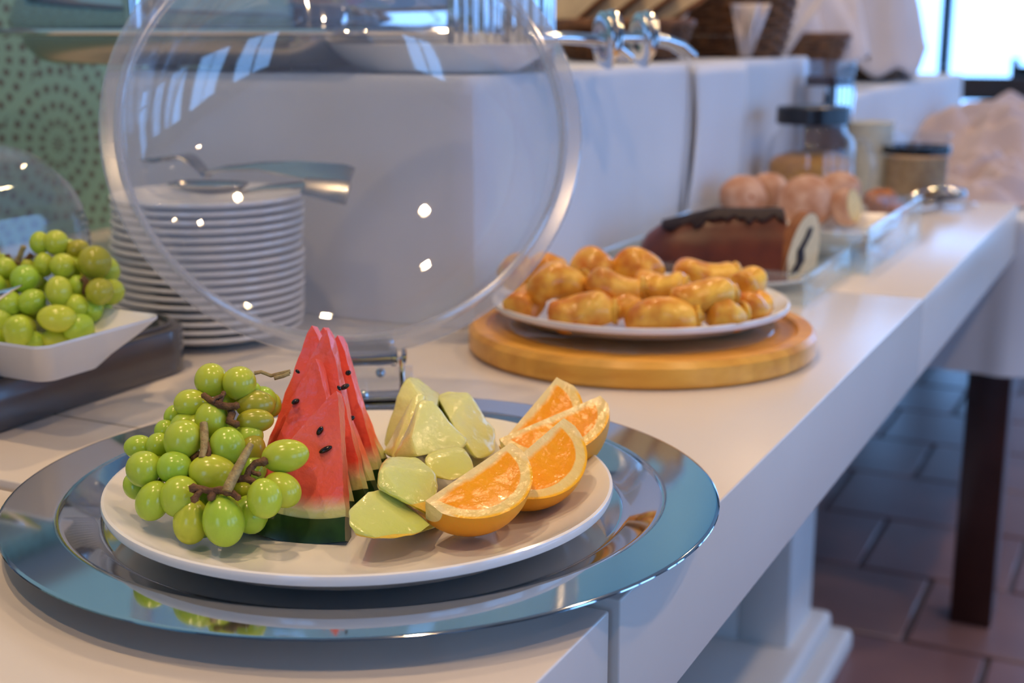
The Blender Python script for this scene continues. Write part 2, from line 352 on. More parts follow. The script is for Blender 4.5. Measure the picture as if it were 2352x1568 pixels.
def rr_loft(name, levels, m, parent=None, rad=.03, **kw):       # levels: (hx, hy, z)
    return loft(name, [[(x, y, z) for x, y in rrect(hx, hy, max(.001, min(rad, hx, hy)*1.0), 6)] for hx, hy, z in levels], m, parent, **kw)

# ------------------------------------------------------------------ the room
def wall_with_holes(name, axis, pos, a0, a1, z0, z1, holes, m, t=.12):
    """axis 'x': wall in the plane x=pos running along y; 'y': in the plane y=pos running along x. holes: (a,b,z0,z1)"""
    bm = bmesh.new()
    def bx(a, b_, c, d):
        if b_-a < 1e-4 or d-c < 1e-4: return
        if axis == 'x': bm_box(bm, min(pos, pos+t), max(pos, pos+t), a, b_, c, d)
        else: bm_box(bm, a, b_, min(pos, pos+t), max(pos, pos+t), c, d)
    cur = a0
    for (h0, h1, c0, c1) in sorted(holes):
        bx(cur, h0, z0, z1); bx(h0, h1, z0, c0); bx(h0, h1, c1, z1); cur = h1
    bx(cur, a1, z0, z1)
    return struct(finish(bm, name, m, smooth=False))
floor_o = struct(box('floor', (XW-.1, XR+.1, YN-.1, YF+.1, FZ-.12, FZ-.009), 'grout'))
tile_me = None
TX, TY = .298, .318
row = 0; y = 1.405
while y < YF-.3:
    off = .5*TX if row % 2 else 0
    x = -1.40+off
    while x < (1.0 if y < 4.6 else .6):
        if tile_me is None:
            bm = bmesh.new(); bm_box(bm, 0, TX-.010, 0, TY-.010, -.0085, 0, bev=.003, seg=1); t0 = finish(bm, 'floor_tile', 'tile', floor_o); tile_me = t0.data
        else: t0 = link('floor_tile', tile_me, None, floor_o)
        t0.location = (x+random.uniform(-.001, .001), y, FZ+random.uniform(-.0006, .0006)); x += TX
    y += TY; row += 1
# beyond the tiles one can tell apart: the rest of the tiled floor
def rest_tiles():
    bm = bmesh.new()
    def patch(x0, x1, y0, y1):
        x = x0
        while x < x1:
            yy = y0
            while yy < y1: bm_box(bm, x, x+TX-.01, yy, yy+TY-.01, FZ-.0085, FZ); yy += TY
            x += TX
    patch(1.12, XR-.2, 1.405, YF-.3); patch(-1.4, XR-.2, YN+.1, 1.2)
    o = finish(bm, 'floor_tiles_outside', 'tile', floor_o, smooth=False); o['kind'] = 'stuff'
rest_tiles()
struct(box('ceiling', (XW-.1, XR+.1, YN-.1, YF+.1, CZ, CZ+.1), 'ceiling'))
struct(box('wall_left', (XW-.12, XW, YN, YF, FZ, .47), 'patterned_wall'))
struct(box('wall_left_upper', (XW-.12, XW, YN, YF, .47, CZ), 'teal_wall'))
struct(box('trim_1', (XW, XW+.015, YN, YF, .47, .525), 'trim_grey', bev=.003))
wall_with_holes('wall_right', 'x', XR, YN, YF, FZ, CZ, [(a, b_, -.4, 1.5) for a, b_ in WIN_R], M['plain_wall'])
wall_with_holes('wall_back', 'y', YN, XW, XR, FZ, CZ, [(WB0, WB1, -.1, 1.3)], M['plain_wall'], t=-.12)
WX0, WX1, WZ0, WZ1 = -1.35, 3.35, -.60, 1.55
wall_with_holes('wall_far', 'y', YF, XW, XR, FZ, CZ, [(WX0, WX1, WZ0, WZ1)], M['plain_wall'])
def window(n, axis, pos, a0, a1, z0, z1, muls):
    e = bpy.data.objects.new('window_%d' % n, None); COL.objects.link(e); struct(e)
    def bx(nm, a, b_, c, d, t0, t1, m):
        if axis == 'y': return box(nm, (a, b_, pos+t0, pos+t1, c, d), m, e, bev=.002)
        return box(nm, (pos+t0, pos+t1, a, b_, c, d), m, e, bev=.002)
    w = .045
    bx('sill', a0, a1, z0, z0+w, .0, .09, 'window_frame'); bx('head', a0, a1, z1-w, z1, .0, .09, 'window_frame')
    xs = [a0]+muls+[a1]
    for x in (a0+w/2, a1-w/2, *muls): bx('mullion', x-w/2, x+w/2, z0+w, z1-w, .0, .09, 'window_frame')
    if n == 1:
        for p, q in zip(xs, xs[1:]): bx('transom', p+w/2+.001, q-w/2-.001, -.035, .045, .0, .09, 'window_frame')
    for p, q in zip(xs, xs[1:]): bx('pane', p+w/2+.001, q-w/2-.001, z0+w, z1-w, .04, .046, 'window_glass')
window(1, 'y', YF, WX0, WX1, WZ0, WZ1, [-1.08, .55, 2.0])
window(6, 'y', YN-.10, WB0, WB1, -.1, 1.3, [(WB0+WB1)/2])  # added window behind the camera, there for its fill on the fruit
for k, (a, b_) in enumerate(WIN_R): window(k+2, 'x', XR, a, b_, -.4, 1.5, [(a+b_)/2])
SPOTS = ['above the grapes and grey display base', 'above the chafing dish', 'above the farther basket', 'behind the camera by the counter', 'in the aisle beside the camera', 'in the aisle level with the pastries', 'in the aisle level with the far table', 'above the far end of the lower riser', 'above the right far dining table', 'nearest the window wall, first', 'nearest the window wall, second']
for k, (x, y) in enumerate(DOWN):
    t = thing('ceiling_spot', 'small round ceiling spot, %s' % SPOTS[k], 'lamp', (x, y, CZ))
    lathe('trim_ring', [(.046, 0), (.062, 0), (.062, -.006), (.046, -.010)], 'lamp_ring', t, 32, closed=True)
    lathe('lens', [(0, -.002), (.044, -.002), (.044, -.0), (0, 0)], 'lamp_glow', t, 24)

# ------------------------------------------------------------------ the buffet counter
XF = -.2325                                    # its front edge
cnt = thing('buffet_counter', 'long white lacquered buffet counter with deep front edge', 'counter', (0, 0, 0))
XB = XW+.002
def counter_panel(y0, y1, xf, zt, zb):
    """one worktop panel with its turned-down front, seen as a single lacquered piece"""
    t = .030; pr = [(XB, zt), (xf, zt), (xf, zb), (xf-t, zb), (xf-t, zt-.020), (XB, zt-.020)]
    bm = bmesh.new(); A = [bm.verts.new((x, y0, z)) for x, z in pr]; B = [bm.verts.new((x, y1, z)) for x, z in pr]
    for k in range(6): bm.faces.new((A[k], A[(k+1) % 6], B[(k+1) % 6], B[k]))
    bm.faces.new(A[::-1]); bm.faces.new(B); bm.edges.ensure_lookup_table()
    es = [e for e in bm.edges if all(v.co.z > zt-.001 for v in e.verts) or all(v.co.x > xf-.001 for v in e.verts)]
    bmesh.ops.bevel(bm, geom=es, offset=.0014, segments=3, affect='EDGES', profile=.5)
    return finish(bm, 'worktop_panel', 'counter', cnt, angle=30)
counter_panel(-.6, .5925, XF-.004, -.0045, -.095)
counter_panel(.5975, 1.4905, XF, 0, -.090)
counter_panel(1.4925, 2.425, XF, 0, -.090)
box('worktop_seam', (XB, XF-.012, .7262, .7275, -.0002, .0002), 'gap', cnt)
box('joint_strip', (XB, XF-.036, .588, .5995, -.085, -.0245), 'gap', cnt)
box('end_edge', (XB, XF-.031, 2.400, 2.4245, -.090, -.021), 'counter_edge', cnt, bev=.002)
box('support_panel', (-.585, -.50, 2.05, 2.21, FZ+.001, -.0205), 'white_paint', cnt, bev=.004)
box('side_panel', (XB, -.585, 2.05, 2.21, FZ+.001, -.0205), 'white_paint', cnt, bev=.004)
box('plinth', (-.72, -.435, 1.3, 2.27, FZ+.001, FZ+.045), 'white_paint', cnt, bev=.012, seg=3)
box('plinth', (-.70, -.468, 1.3, 2.24, FZ+.046, FZ+.085), 'white_paint', cnt, bev=.012, seg=3)
box('support_panel', (-.585, -.50, .40, .55, FZ+.001, -.0205), 'white_paint', cnt, bev=.004)
box('side_panel', (XB, -.9, .40, .55, FZ+.001, -.0205), 'white_paint', cnt, bev=.004)

# ------------------------------------------------------------------ linen-covered risers
def cloth_riser(name, label, x0, x1, y0, y1, z0, z1, m, folds, flare=.0, phase=0.0, cat='tablecloth', amp=.006):
    """a draped box: top, and a skirt with soft pleats that hangs to z0"""
    t = thing(name, label, cat, (0, 0, z0))
    lp = rrect((x1-x0)/2, (y1-y0)/2, .012, 3); cx_, cy_ = (x0+x1)/2, (y0+y1)/2
    # resample outline evenly
    P = [Vector((cx_+a, cy_+b_, 0)) for a, b_ in lp]; P.append(P[0]); seg = [(P[i+1]-P[i]).length for i in range(len(P)-1)]; tot = sum(seg)
    n = max(160, int(tot/.012)); out = []; i = 0; acc = 0
    for k in range(n):
        s = tot*k/n
        while acc+seg[i] < s: acc += seg[i]; i += 1
        q = P[i].lerp(P[i+1], (s-acc)/seg[i]); nn = (P[i+1]-P[i]).normalized(); out.append((q, Vector((nn.y, -nn.x, 0)), s))
    bm = bmesh.new(); rows = []
    H = z1-z0
    for zi, f in enumerate([0, .12, .25, .4, .55, .7, .82, .92, .97, 1.0]):
        ring = []
        for q, nn, s in out:
            a = noise.noise(Vector((s*folds, phase, f*.5)))*amp*1.6 + max(0, noise.noise(Vector((s*folds*2.3, phase+9, 0))))*amp
            k = (1-f)**.7
            dz = 0 if f < 1 else noise.noise(Vector((s*6, phase, 3)))*.0012
            inn = .004 if f == 1.0 else 0
            ring.append(bm.verts.new((q.x+nn.x*(a*k+flare*(1-f)-inn), q.y+nn.y*(a*k+flare*(1-f)-inn), f*H+dz+(.0008 if f == 0 else 0))))
        rows.append(ring)
    for A, B in zip(rows, rows[1:]):
        for k in range(n): bm.faces.new((A[k], A[(k+1) % n], B[(k+1) % n], B[k]))
    bm.faces.new(rows[-1]); bm.faces.new(rows[0][::-1])
    finish(bm, 'cloth', m, t, angle=50)
    return t
RZ = .243
riser = cloth_riser('covered_riser', 'tall box riser draped in a white tablecloth on the counter', -1.055, -.600, 1.130, 2.42, 0.0, RZ, 'cloth', 7, .004)
# the long overlap where two cloths meet on the front face, and the pressed crease across the end face
tube('overlap_seam', [(-.5985, 1.752, .243), (-.596, 1.755, .20), (-.594, 1.745, .14), (-.590, 1.725, .07), (-.589, 1.712, .003)], [.0018]*5, 'cloth', riser, 6, flat=1)
def overlap(u, v):
    y0 = 1.752-.03*v*v+.012*math.sin(v*5)
    return Vector((-.592+.002*math.sin(u*9+v*3)-.004*(1-v)*0+.006*v, y0+u*.24, RZ-.002-v*.239))
ov = sheet('overlap_panel', overlap, 12, 14, 'cloth', riser, .0015); ov.location.z = 0
riser2 = cloth_riser('covered_riser', 'lower white-draped riser beyond the glass carafe, under the far bread basket', -1.10, -.60, 2.62, 4.3, -.0285, .165, 'cloth', 7, .006, 4)

# table with hanging cloth at the counter's far end
tb = thing('draped_table', 'table under a long white cloth with dark square wooden legs', 'table', (0, 0, FZ))
for x, y in ((-.262, 2.51), (-1.15, 2.51), (-.262, 4.9), (-1.15, 4.9)):
    box('leg', (x-.037, x+.037, y-.037, y+.037, .001, .745), 'mahogany', tb, bev=.003)
box('table_top', (-1.25, -.205, 2.44, 5.0, .745, .758), 'mahogany', tb, bev=.002)
tc_ = cloth_riser('tablecloth', 'long white cloth hanging from the table at the far end of the counter', -1.262, -.188, 2.432, 5.01, -.30, -.03, 'cloth', 6, .02, 2, amp=.016)

# ------------------------------------------------------------------ the steel serving tray, plate
TC = Vector((-.4215, .656, 0)); TR = .2125
lathe_tray = thing('serving_tray', 'large round stainless steel tray with wide flat rim under the fruit plate', 'tray', TC)
prof = [(0, .0035), (.153, .0035), (.1545, .0035), (.1575, .0043), (.160, .0058), (.1765, .0132), (.1785, .0140), (.1805, .0142), (.1815, .0142), (.2098, .0144), (.2106, .0144), (.2118, .0140), (.2121, .0134), (.2108, .0130),
        (.1820, .0127), (.178, .0118), (.161, .0035), (.157, .0022), (.150, .0018), (0, .0018)]
lathe('tray_body', prof, 'steel', lathe_tray, 160, angle=25)
tray_z = .0035
PC = Vector((-.4105, .6335, 0)); PR = .1475
plate = thing('dinner_plate', 'large round white porcelain plate piled with cut fruit', 'plate', PC+Vector((0, 0, .0036)))
def plate_prof(R, h, t=.004, foot=.6, lip=.003):
    return [(0, .0045), (R*foot*.95, .0045), (R*(foot+.12), .0060), (R*.86, h*.55), (R*.965, h-.0015), (R*.985, h), (R*.996, h-.0004), (R, h-.0025), (R*.993, h-.0055), (R*.97, h-.0065),
            (R*.86, h*.55-.005), (R*(foot+.08), .0016), (R*foot, 0), (R*foot-.004, 0), (R*foot-.006, .0016), (0, .0016)]
lathe('plate_body', plate_prof(PR, .0245), 'porcelain', plate, 128)
def plate_z(p):                                # height of the plate's inside surface
    r = (Vector((p.x, p.y, 0))-PC).length/PR
    base = .0036
    if r < .57: return base+.0045
    if r < .72: return base+.0045+(r-.57)/.15*.0015
    if r < .86: return base+.006+(r-.72)/.14*(.0135-.006)
    return base+.0135+(r-.86)/.105*.0095

# ------------------------------------------------------------------ grapes
bm = bmesh.new(); bmesh.ops.create_uvsphere(bm, u_segments=28, v_segments=18, radius=1)
for v in bm.verts:
    k = 1-.035*v.co.z; v.co.x *= k; v.co.y *= k
grape_me = bpy.data.meshes.new('grape'); bm.to_mesh(grape_me); bm.free(); grape_me.materials.append(M['grape'])
grape_me.polygons.foreach_set('use_smooth', [True]*len(grape_me.polygons))
grape_me2 = grape_me.copy(); grape_me2.materials.clear(); grape_me2.materials.append(M['grape_gold'])
dot_bm = bmesh.new(); bmesh.ops.create_icosphere(dot_bm, subdivisions=1, radius=1); dot_me = bpy.data.meshes.new('blossom_scar'); dot_bm.to_mesh(dot_me); dot_bm.free(); dot_me.materials.append(M['stem'])
def basis(z):                                  # a rotation whose z is the given direction
    z = z.normalized(); x = z.cross(Vector((.3, .2, .9))).normalized(); y_ = z.cross(x)
    return Matrix((x, y_, z)).transposed().to_4x4()
def add_grape(parent, c, r, long_dir, ratio, gold=False, dot=False):
    o = link('grape', grape_me2 if gold else grape_me, None, parent)
    Mx = Matrix.Translation(c-parent.location) @ basis(long_dir) @ Matrix.Diagonal((r, r, r*ratio, 1))
    o.matrix_local = Mx
    if dot:
        d = link('blossom_scar', dot_me, None, o); d.matrix_local = Matrix.Translation((0, 0, .995)) @ Matrix.Diagonal((.05, .05, .02/ratio, 1))
    return o
GP = []                                        # placed grapes, to sit the next ones clear of them
def bunch(parent, rows, k, D0, z0, floor_fn, skip=()):
    """rows: (u, v, rx_px, ry_px, angle_deg of the long side from the vertical, extra depth, old)"""
    pts = []
    for u, v, rx, ry, ang, dd, gold in rows:
        d = ray(u, v); d = d/d.dot(FWD)        # per metre forward
        # point where forward distance = D0 + k*(z - z0)
        Dd = (D0+k*(CAM_Z-z0))/(1-k*d.z)+dd
        r = min(rx, ry)*zc_of(CAM+d*Dd)/F_PX*1.10; ratio = max(rx, ry)/min(rx, ry)
        c = CAM+d*Dd
        a = math.radians(ang); ld = RIGHT*math.sin(a)+UP*math.cos(a)+FWD*.15
        low = floor_fn(c)+r*(1+(ratio-1)*abs(ld.normalized().z))
        if c.z < low:                          # rest on what carries it: slide towards the camera along the ray
            Dn = (CAM_Z-low)/(-d.z); r *= Dn/Dd; c = CAM+d*Dn
        add_grape(parent, c, r, ld if random.random() < .65 else -ld, ratio, gold, dot=True); pts.append((c, r))
    n0 = len(pts)
    for k in range(n0):                        # grapes inside the heap, behind the gaps
        c, r = pts[k]; q = c+cam(random.uniform(-.4, .4)*r, 1.6*r, random.uniform(-.9, .0)*r)
        low = floor_fn(q)+r
        if q.z < low: q.z = low
        if r > .008 and k not in skip: add_grape(parent, q, r*.92, Vector((random.uniform(-1, 1), random.uniform(-1, 1), random.uniform(-1, 1))), 1.1)
    return pts
def z2(x, y): return (240+x/2.613, 700+y/2.613)
U = [(640, 450, 93, 90, 0, 0, 0), (810, 470, 94, 92, 0, -.002, 0), (900, 530, 40, 62, 0, .012, 0), (905, 600, 108, 82, 90, .006, 1), (1010, 600, 48, 66, 0, .022, 0),
     (520, 590, 94, 78, 90, .0, 0), (740, 580, 80, 60, 90, .014, 0), (645, 695, 94, 108, 0, .0, 0), (905, 695, 102, 66, 90, .002, 1), (415, 665, 52, 62, 20, .012, 0),
     (495, 735, 92, 84, 90, .006, 0), (365, 760, 60, 66, 0, .012, 0), (472, 812, 106, 114, 20, -.006, 0), (205, 852, 80, 66, 90, .010, 0), (325, 845, 68, 72, 0, .006, 0),
     (735, 845, 104, 100, 0, -.004, 0), (860, 800, 90, 76, 60, .006, 0), (888, 865, 72, 84, 0, .006, 1), (237, 985, 100, 98, 0, -.004, 0), (420, 975, 97, 90, 90, -.006, 0)]
Lw = [(650, 1005, 132, 100, 100, -.004, 0), (190, 1085, 70, 78, -30, .012, 0), (292, 1175, 92, 114, 25, -.002, 0), (452, 1150, 108, 116, 20, -.006, 0), (520, 1298, 98, 128, 5, -.001, 0),
      (714, 1296, 114, 144, -10, -.008, 0), (872, 1258, 92, 108, -20, .006, 0), (960, 1160, 96, 112, -8, -.014, 0), (1066, 1108, 92, 112, -55, -.004, 0), (1086, 906, 92, 130, 84, -.008, 0),
      (890, 985, 76, 80, 0, .010, 0), (700, 1190, 80, 64, 90, .016, 0), (835, 1110, 62, 46, 90, .012, 0), (560, 1130, 60, 60, 0, .022, 0)]
U = [(*z2(a, b_), c/2.613, d/2.613, e, f, g) for a, b_, c, d, e, f, g in U]
Lw = [(*z2(a, b_), c/2.613, d/2.613, e, f, g) for a, b_, c, d, e, f, g in Lw]
zc0 = .026; D0 = dist_of(G(513, 1195, zc0))
bu = thing('grape_bunch', 'upper bunch of green grapes leaning on the watermelon, far end of the plate', 'grapes', G(480, 1000, .02))
bl = thing('grape_bunch', 'lower bunch of green grapes on the plate rim with thick pale stem stub', 'grapes', G(500, 1150, .02))
pu = bunch(bu, U, .95, D0, zc0, plate_z, (0, 1, 2, 4, 13)); pl = bunch(bl, Lw, .95, D0, zc0, plate_z, (7, 8, 9))
def px_path(pts, parent, rad, m, name='stem', seg=8):
    P = [D(*z2(a, b_), d)-parent.location for a, b_, d in pts]
    return tube(name, P, rad, m, parent, seg)
# woody stems: main stub, gnarled side branches, the thin twig that reaches the melon
Dg = lambda v: D0+.95*((CAM_Z-zc0)-0)*0
def dep(x, y, e=0.0):
    u, v = z2(x, y); d = ray(u, v); d = d/d.dot(FWD); return (D0+.95*(CAM_Z-zc0))/(1-.95*d.z)+e
def twig(parent, pts, rad, m, e=-.016, seg=8, knobs=True):
    P = [D(*z2(a, b_), dep(a, b_, e))-parent.location for a, b_ in pts]
    rad = [r_*.66 for r_ in rad]
    bm = bmesh.new(); bm_tube(bm, P, rad, seg)
    if knobs:
        for k in (0, -1):
            g = bmesh.ops.create_icosphere(bm, subdivisions=1, radius=(rad[k] if isinstance(rad, list) else rad)*1.25, matrix=Matrix.Translation(P[k]))
    return finish(bm, 'stem', m, parent, angle=70)
twig(bl, [(880, 835), (855, 880), (820, 945), (780, 1020), (745, 1090), (735, 1120)], [.0026, .0034, .0038, .0042, .0044, .004], 'stem_light', -.022, 10, False)
twig(bl, [(735, 1115), (690, 1110), (640, 1120), (590, 1105), (535, 1100)], [.0038, .0034, .003, .003, .0036], 'stem', -.020)
twig(bl, [(735, 1120), (770, 1130), (800, 1155)], [.0034, .003, .0026], 'stem', -.020)
twig(bl, [(590, 1105), (560, 1135), (540, 1165)], [.0026, .0026, .003], 'stem', -.020)
twig(bl, [(640, 1120), (650, 1145), (640, 1155)], [.003, .003, .003], 'stem', -.020)
twig(bl, [(800, 1045), (850, 1040), (890, 1060)], [.0028, .0034, .0028], 'stem', -.016)
twig(bl, [(850, 1040), (870, 990), (905, 950), (955, 940)], [.0028, .003, .003, .0036], 'stem', -.014)
twig(bl, [(870, 990), (900, 1010), (925, 1015)], [.002, .002, .002], 'stem', -.014)
twig(bu, [(595, 710), (600, 780), (600, 860), (585, 920)], [.0034, .0036, .0034, .003], 'stem_light', -.012, 10, False)
twig(bu, [(620, 830), (630, 880), (625, 905)], [.0014, .0018, .002], 'stem', -.012)
twig(bu, [(540, 920), (560, 900), (600, 890)], [.003, .003, .003], 'stem', -.004)
twig(bu, [(600, 545), (640, 575), (690, 600), (740, 610), (790, 605)], [.0026, .003, .0034, .0034, .003], 'stem', -.010)
twig(bu, [(690, 600), (700, 560), (715, 530)], [.0026, .0022, .002], 'stem', -.010)
twig(bu, [(650, 580), (665, 560), (700, 545)], [.002, .0018, .0016], 'stem', -.012)
twig(bu, [(750, 610), (765, 650), (750, 700), (790, 715)], [.003, .0036, .0036, .003], 'stem', -.006)
P = [D(*z2(a, b_), d)-bu.location for a, b_, d in ((900, 410, .735), (940, 402, .735), (1000, 425, .735), (1060, 412, .735), (1115, 400, .735))]
tube('stem', P, [.0012, .0011, .0011, .0012, .0013], 'stem_light', bu, 7)
P = [D(*z2(a, b_), d)-bu.location for a, b_, d in ((1020, 440, .732), (1070, 428, .732), (1110, 412, .733))]
tube('stem', P, [.0013, .0012, .0012], 'stem_light', bu, 7)

# ------------------------------------------------------------------ watermelon slices
seed_bm = bmesh.new(); bmesh.ops.create_uvsphere(seed_bm, u_segments=12, v_segments=8, radius=1); seed_me = bpy.data.meshes.new('seed')
for v in seed_bm.verts: v.co.x *= (1-.25*v.co.z)
seed_bm.to_mesh(seed_me); seed_bm.free(); seed_me.materials.append(M['seed']); seed_me.polygons.foreach_set('use_smooth', [True]*len(seed_me.polygons))
def melon_slice(label, tip, lb, rb, Dr, dl, lean, thick, seeds=(), skin=.17, front_skin=0.0):
    """tip/lb/rb are pixels; Dr the distance of the right foot; dl how much farther the left foot stands; lean of the tip"""
    T = D(*tip, Dr+lean); R = D(*rb, Dr); L = D(*lb, Dr+dl)
    t = thing('watermelon_slice', label, 'watermelon', (L+R)/2, group='red watermelon slices fanned on the fruit plate')
    o_ = t.location; n = (R-L).cross(T-L).normalized()
    if n.dot(FWD) < 0: n = -n                                     # n points away from the camera
    nu, nv = 22, 16
    def P(c, s, w):
        E_ = L.lerp(R, c)+Vector((0, 0, -1))*.006*(1-(2*c-1)**2)
        q = T+(E_-T)*s
        wob = noise.noise(q*55)*.0009+noise.noise(q*170)*.00035
        edge = (noise.noise(Vector((s*9, Dr*40, w*30)))*.0012) * (-1 if c < .5 else 1) * (1 if c in (0, 1) else 0)
        return q+n*(w*thick+(wob if w == 0 else -wob))+(R-L).normalized()*edge-o_
    bm = bmesh.new(); uvl = bm.loops.layers.uv.new('UVMap'); grid = {}
    def V_(i, j, w):
        if i == 0: j = 0
        key = (i, j, w)
        if key not in grid:
            s = i/nv; s = .03+.97*s
            grid[key] = (bm.verts.new(P(j/nu if i else .5, s, w)), s)
        return grid[key]
    def quad(a):
        vs = []; ss = []
        for q in a:
            if q[0] not in vs: vs.append(q[0]); ss.append(q[1])
        if len(vs) < 3: return
        f = bm.faces.new(vs)
        for lp, s in zip(f.loops, ss): lp[uvl].uv = (0, s)
    W_ = (0, .5, 1)
    for w in (0, 1):
        for i in range(nv):
            for j in range(nu):
                a = [V_(i, j, w), V_(i, j+1, w), V_(i+1, j+1, w), V_(i+1, j, w)]
                quad(a if w else a[::-1])
    for a_, b2 in ((0, .5), (.5, 1)):
        for i in range(nv):
            for j in (0, nu): quad([V_(i, j, a_), V_(i+1, j, a_), V_(i+1, j, b2), V_(i, j, b2)])
        for j in range(nu): quad([V_(nv, j, a_), V_(nv, j+1, a_), V_(nv, j+1, b2), V_(nv, j, b2)])
    finish(bm, 'flesh', 'wm_flesh', t, angle=50)
    # the green skin under it: pushes a little forward on the end slice
    bm = bmesh.new(); N_ = 22; rows = []
    for k, (s, w) in enumerate(((1.0, -.001/thick), (1.0+skin*.5, -.5*front_skin/thick-.03), (1.0+skin, -front_skin*.55/thick), (1.0+skin*1.02, .5), (1.0+skin, 1.0), (1.0, 1.001))):
        rows.append([bm.verts.new(P(j/N_, s, 0)+n*(w*thick)) for j in range(N_+1)])
    m_ = len(rows)
    for k in range(m_):
        A, B = rows[k], rows[(k+1) % m_]
        for j in range(N_): bm.faces.new((A[j], A[j+1], B[j+1], B[j]))
    bm.faces.new([r_[0] for r_ in rows]); bm.faces.new([r_[-1] for r_ in rows][::-1])
    so = finish(bm, 'rind', 'wm_skin', t, angle=50); so['label'] = 'dark green rind'
    for (u, v, rx, ry) in seeds:
        d = ray(u, v); tt = (L-CAM).dot(n)/d.dot(n); c = CAM+d*tt-n*.0002
        s = link('seed', seed_me, None, t); k = zc_of(c)/F_PX
        s.matrix_local = Matrix.Translation(c-o_) @ basis(UP+RIGHT*(.6 if rx < ry else 2)) @ Matrix.Diagonal((min(rx, ry)*k, .0016, max(rx, ry)*k, 1))
    return t
DW = dist_of(G(793, 1240, .010))
zs = lambda u, v: dist_of(G(u, v, .024))
melon_slice('front watermelon slice, whole face showing, three dark seeds low down', (776, 889), (548, 1140), (793, 1186), DW+.004, .012, .030, .011,
            [(735, 989, 7, 12), (748, 1032, 17, 9), (779, 891, 4, 3)], .185, .006)
melon_slice('second watermelon slice, one dark seed near its left edge', (726, 813), (575, 1140), (800, 1150), DW+.027, .012, .034, .011, [(679, 922, 10, 10), (684, 853, 3, 4)], .12)
melon_slice('third watermelon slice, large glossy seed on its right flank', (751, 745), (590, 1085), (835, 1122), DW+.044, .014, .036, .010, [(792, 888, 12, 10)], .11)
melon_slice('fourth watermelon slice behind the glossy seed', (716, 736), (600, 1060), (851, 1103), DW+.058, .016, .036, .010, [(806, 961, 10, 7), (800, 856, 7, 4)], .10)
melon_slice('fifth watermelon slice, tip rising right of the others', (777, 760), (620, 1040), (869, 1077), DW+.078, .016, .030, .010, [], .10)
melon_slice('rearmost watermelon slice, only a narrow strip beside the melon', (742, 742), (640, 1020), (877, 1053), DW+.094, .016, .028, .010, [], .10)

# ------------------------------------------------------------------ honeydew pieces
def melon_piece(label, pts, rdir, thr=.55, bev=.0022, rz=.008):
    P = [D(u, v, d) for u, v, d in pts]
    c = sum(P, Vector())/len(P); base = Vector((c.x, c.y, min(p.z for p in P)))
    t = thing('melon_piece', label, 'melon', base, group='pale green melon pieces on the fruit plate')
    bm = bmesh.new()
    for p in P: bm.verts.new(p-base)
    r_ = bmesh.ops.convex_hull(bm, input=bm.verts[:]); 
    junk = [g for g in r_['geom_interior'] if isinstance(g, bmesh.types.BMVert)]
    if junk: bmesh.ops.delete(bm, geom=junk, context='VERTS')
    bmesh.ops.dissolve_limit(bm, angle_limit=math.radians(14), verts=bm.verts[:], edges=bm.edges[:])
    bmesh.ops.bevel(bm, geom=bm.edges[:], offset=bev, segments=2, affect='EDGES', profile=.5, clamp_overlap=True)
    bmesh.ops.triangulate(bm, faces=bm.faces[:]); bmesh.ops.subdivide_edges(bm, edges=bm.edges[:], cuts=3, use_grid_fill=True)
    bmesh.ops.recalc_face_normals(bm, faces=bm.faces)
    bm.normal_update()
    for v in bm.verts: v.co += v.normal*(noise.noise((v.co+base)*70)*.0012+noise.noise((v.co+base)*210)*.0004)
    bm2 = bm.copy(); pn = Vector((random.uniform(-.12, .12), random.uniform(-.12, .12), 1)).normalized()
    for B_, o_, i_ in ((bm, False, True), (bm2, True, False)):
        bmesh.ops.bisect_plane(B_, geom=B_.verts[:]+B_.edges[:]+B_.faces[:], plane_co=(0, 0, rz), plane_no=pn, clear_outer=o_, clear_inner=i_)
    finish(bm, 'flesh', 'melon', t, angle=60)
    if len(bm2.faces): q = finish(bm2, 'rind', 'melon_rind', t, angle=60); q['label'] = 'yellow rind'
    return t
melon_piece('nearest melon piece, low wedge with yellow rind beside the green watermelon rind', [(797, 1170, .672), (800, 1205, .665), (818, 1228, .664), (845, 1128, .690), (888, 1122, .700), (925, 1152, .700), (990, 1205, .682), (905, 1238, .664), (860, 1237, .660), (960, 1225, .672), (860, 1160, .73), (980, 1190, .72)], (-.1, -.45, -1), rz=.012)
melon_piece('blocky melon chunk directly above the nearest wedge', [(876, 1072, .70), (880, 1060, .72), (905, 1047, .725), (958, 1048, .735), (1000, 1085, .72), (1008, 1125, .71), (862, 1120, .69), (925, 1145, .685), (990, 1188, .685), (900, 1100, .75), (990, 1110, .755)], (-1, .2, -.7), .6)
melon_piece('rounded melon chunk left of the two middle orange wedges', [(972, 1052, .74), (990, 1032, .755), (1020, 1020, .765), (1065, 1026, .765), (1088, 1058, .755), (1092, 1085, .745), (1040, 1105, .73), (990, 1092, .73), (1000, 1080, .79), (1080, 1070, .79)], (0, 0, -1), .7)
melon_piece('pointed melon wedge with shiny white cut edge in the middle', [(966, 915, .785), (992, 916, .79), (1076, 1012, .775), (1062, 1030, .765), (958, 1050, .745), (945, 1000, .755), (902, 1052, .765), (1000, 1040, .83), (930, 1030, .83)], (-1, .1, -.4), .75)
melon_piece('leaning melon slice between the watermelon and the pointed wedge', [(950, 903, .815), (978, 898, .82), (897, 1052, .775), (925, 1060, .77), (962, 985, .79), (880, 1040, .80), (990, 1000, .85), (900, 1030, .85)], (-1, .2, -.4), .7)
melon_piece('tallest melon slice at the back beside the hinge', [(933, 862, .850), (958, 866, .86), (1012, 902, .86), (914, 906, .835), (876, 1020, .815), (905, 1052, .80), (955, 1000, .80), (1000, 960, .80), (955, 1000, .89), (1010, 985, .89)], (-1, .2, -.3), .7)
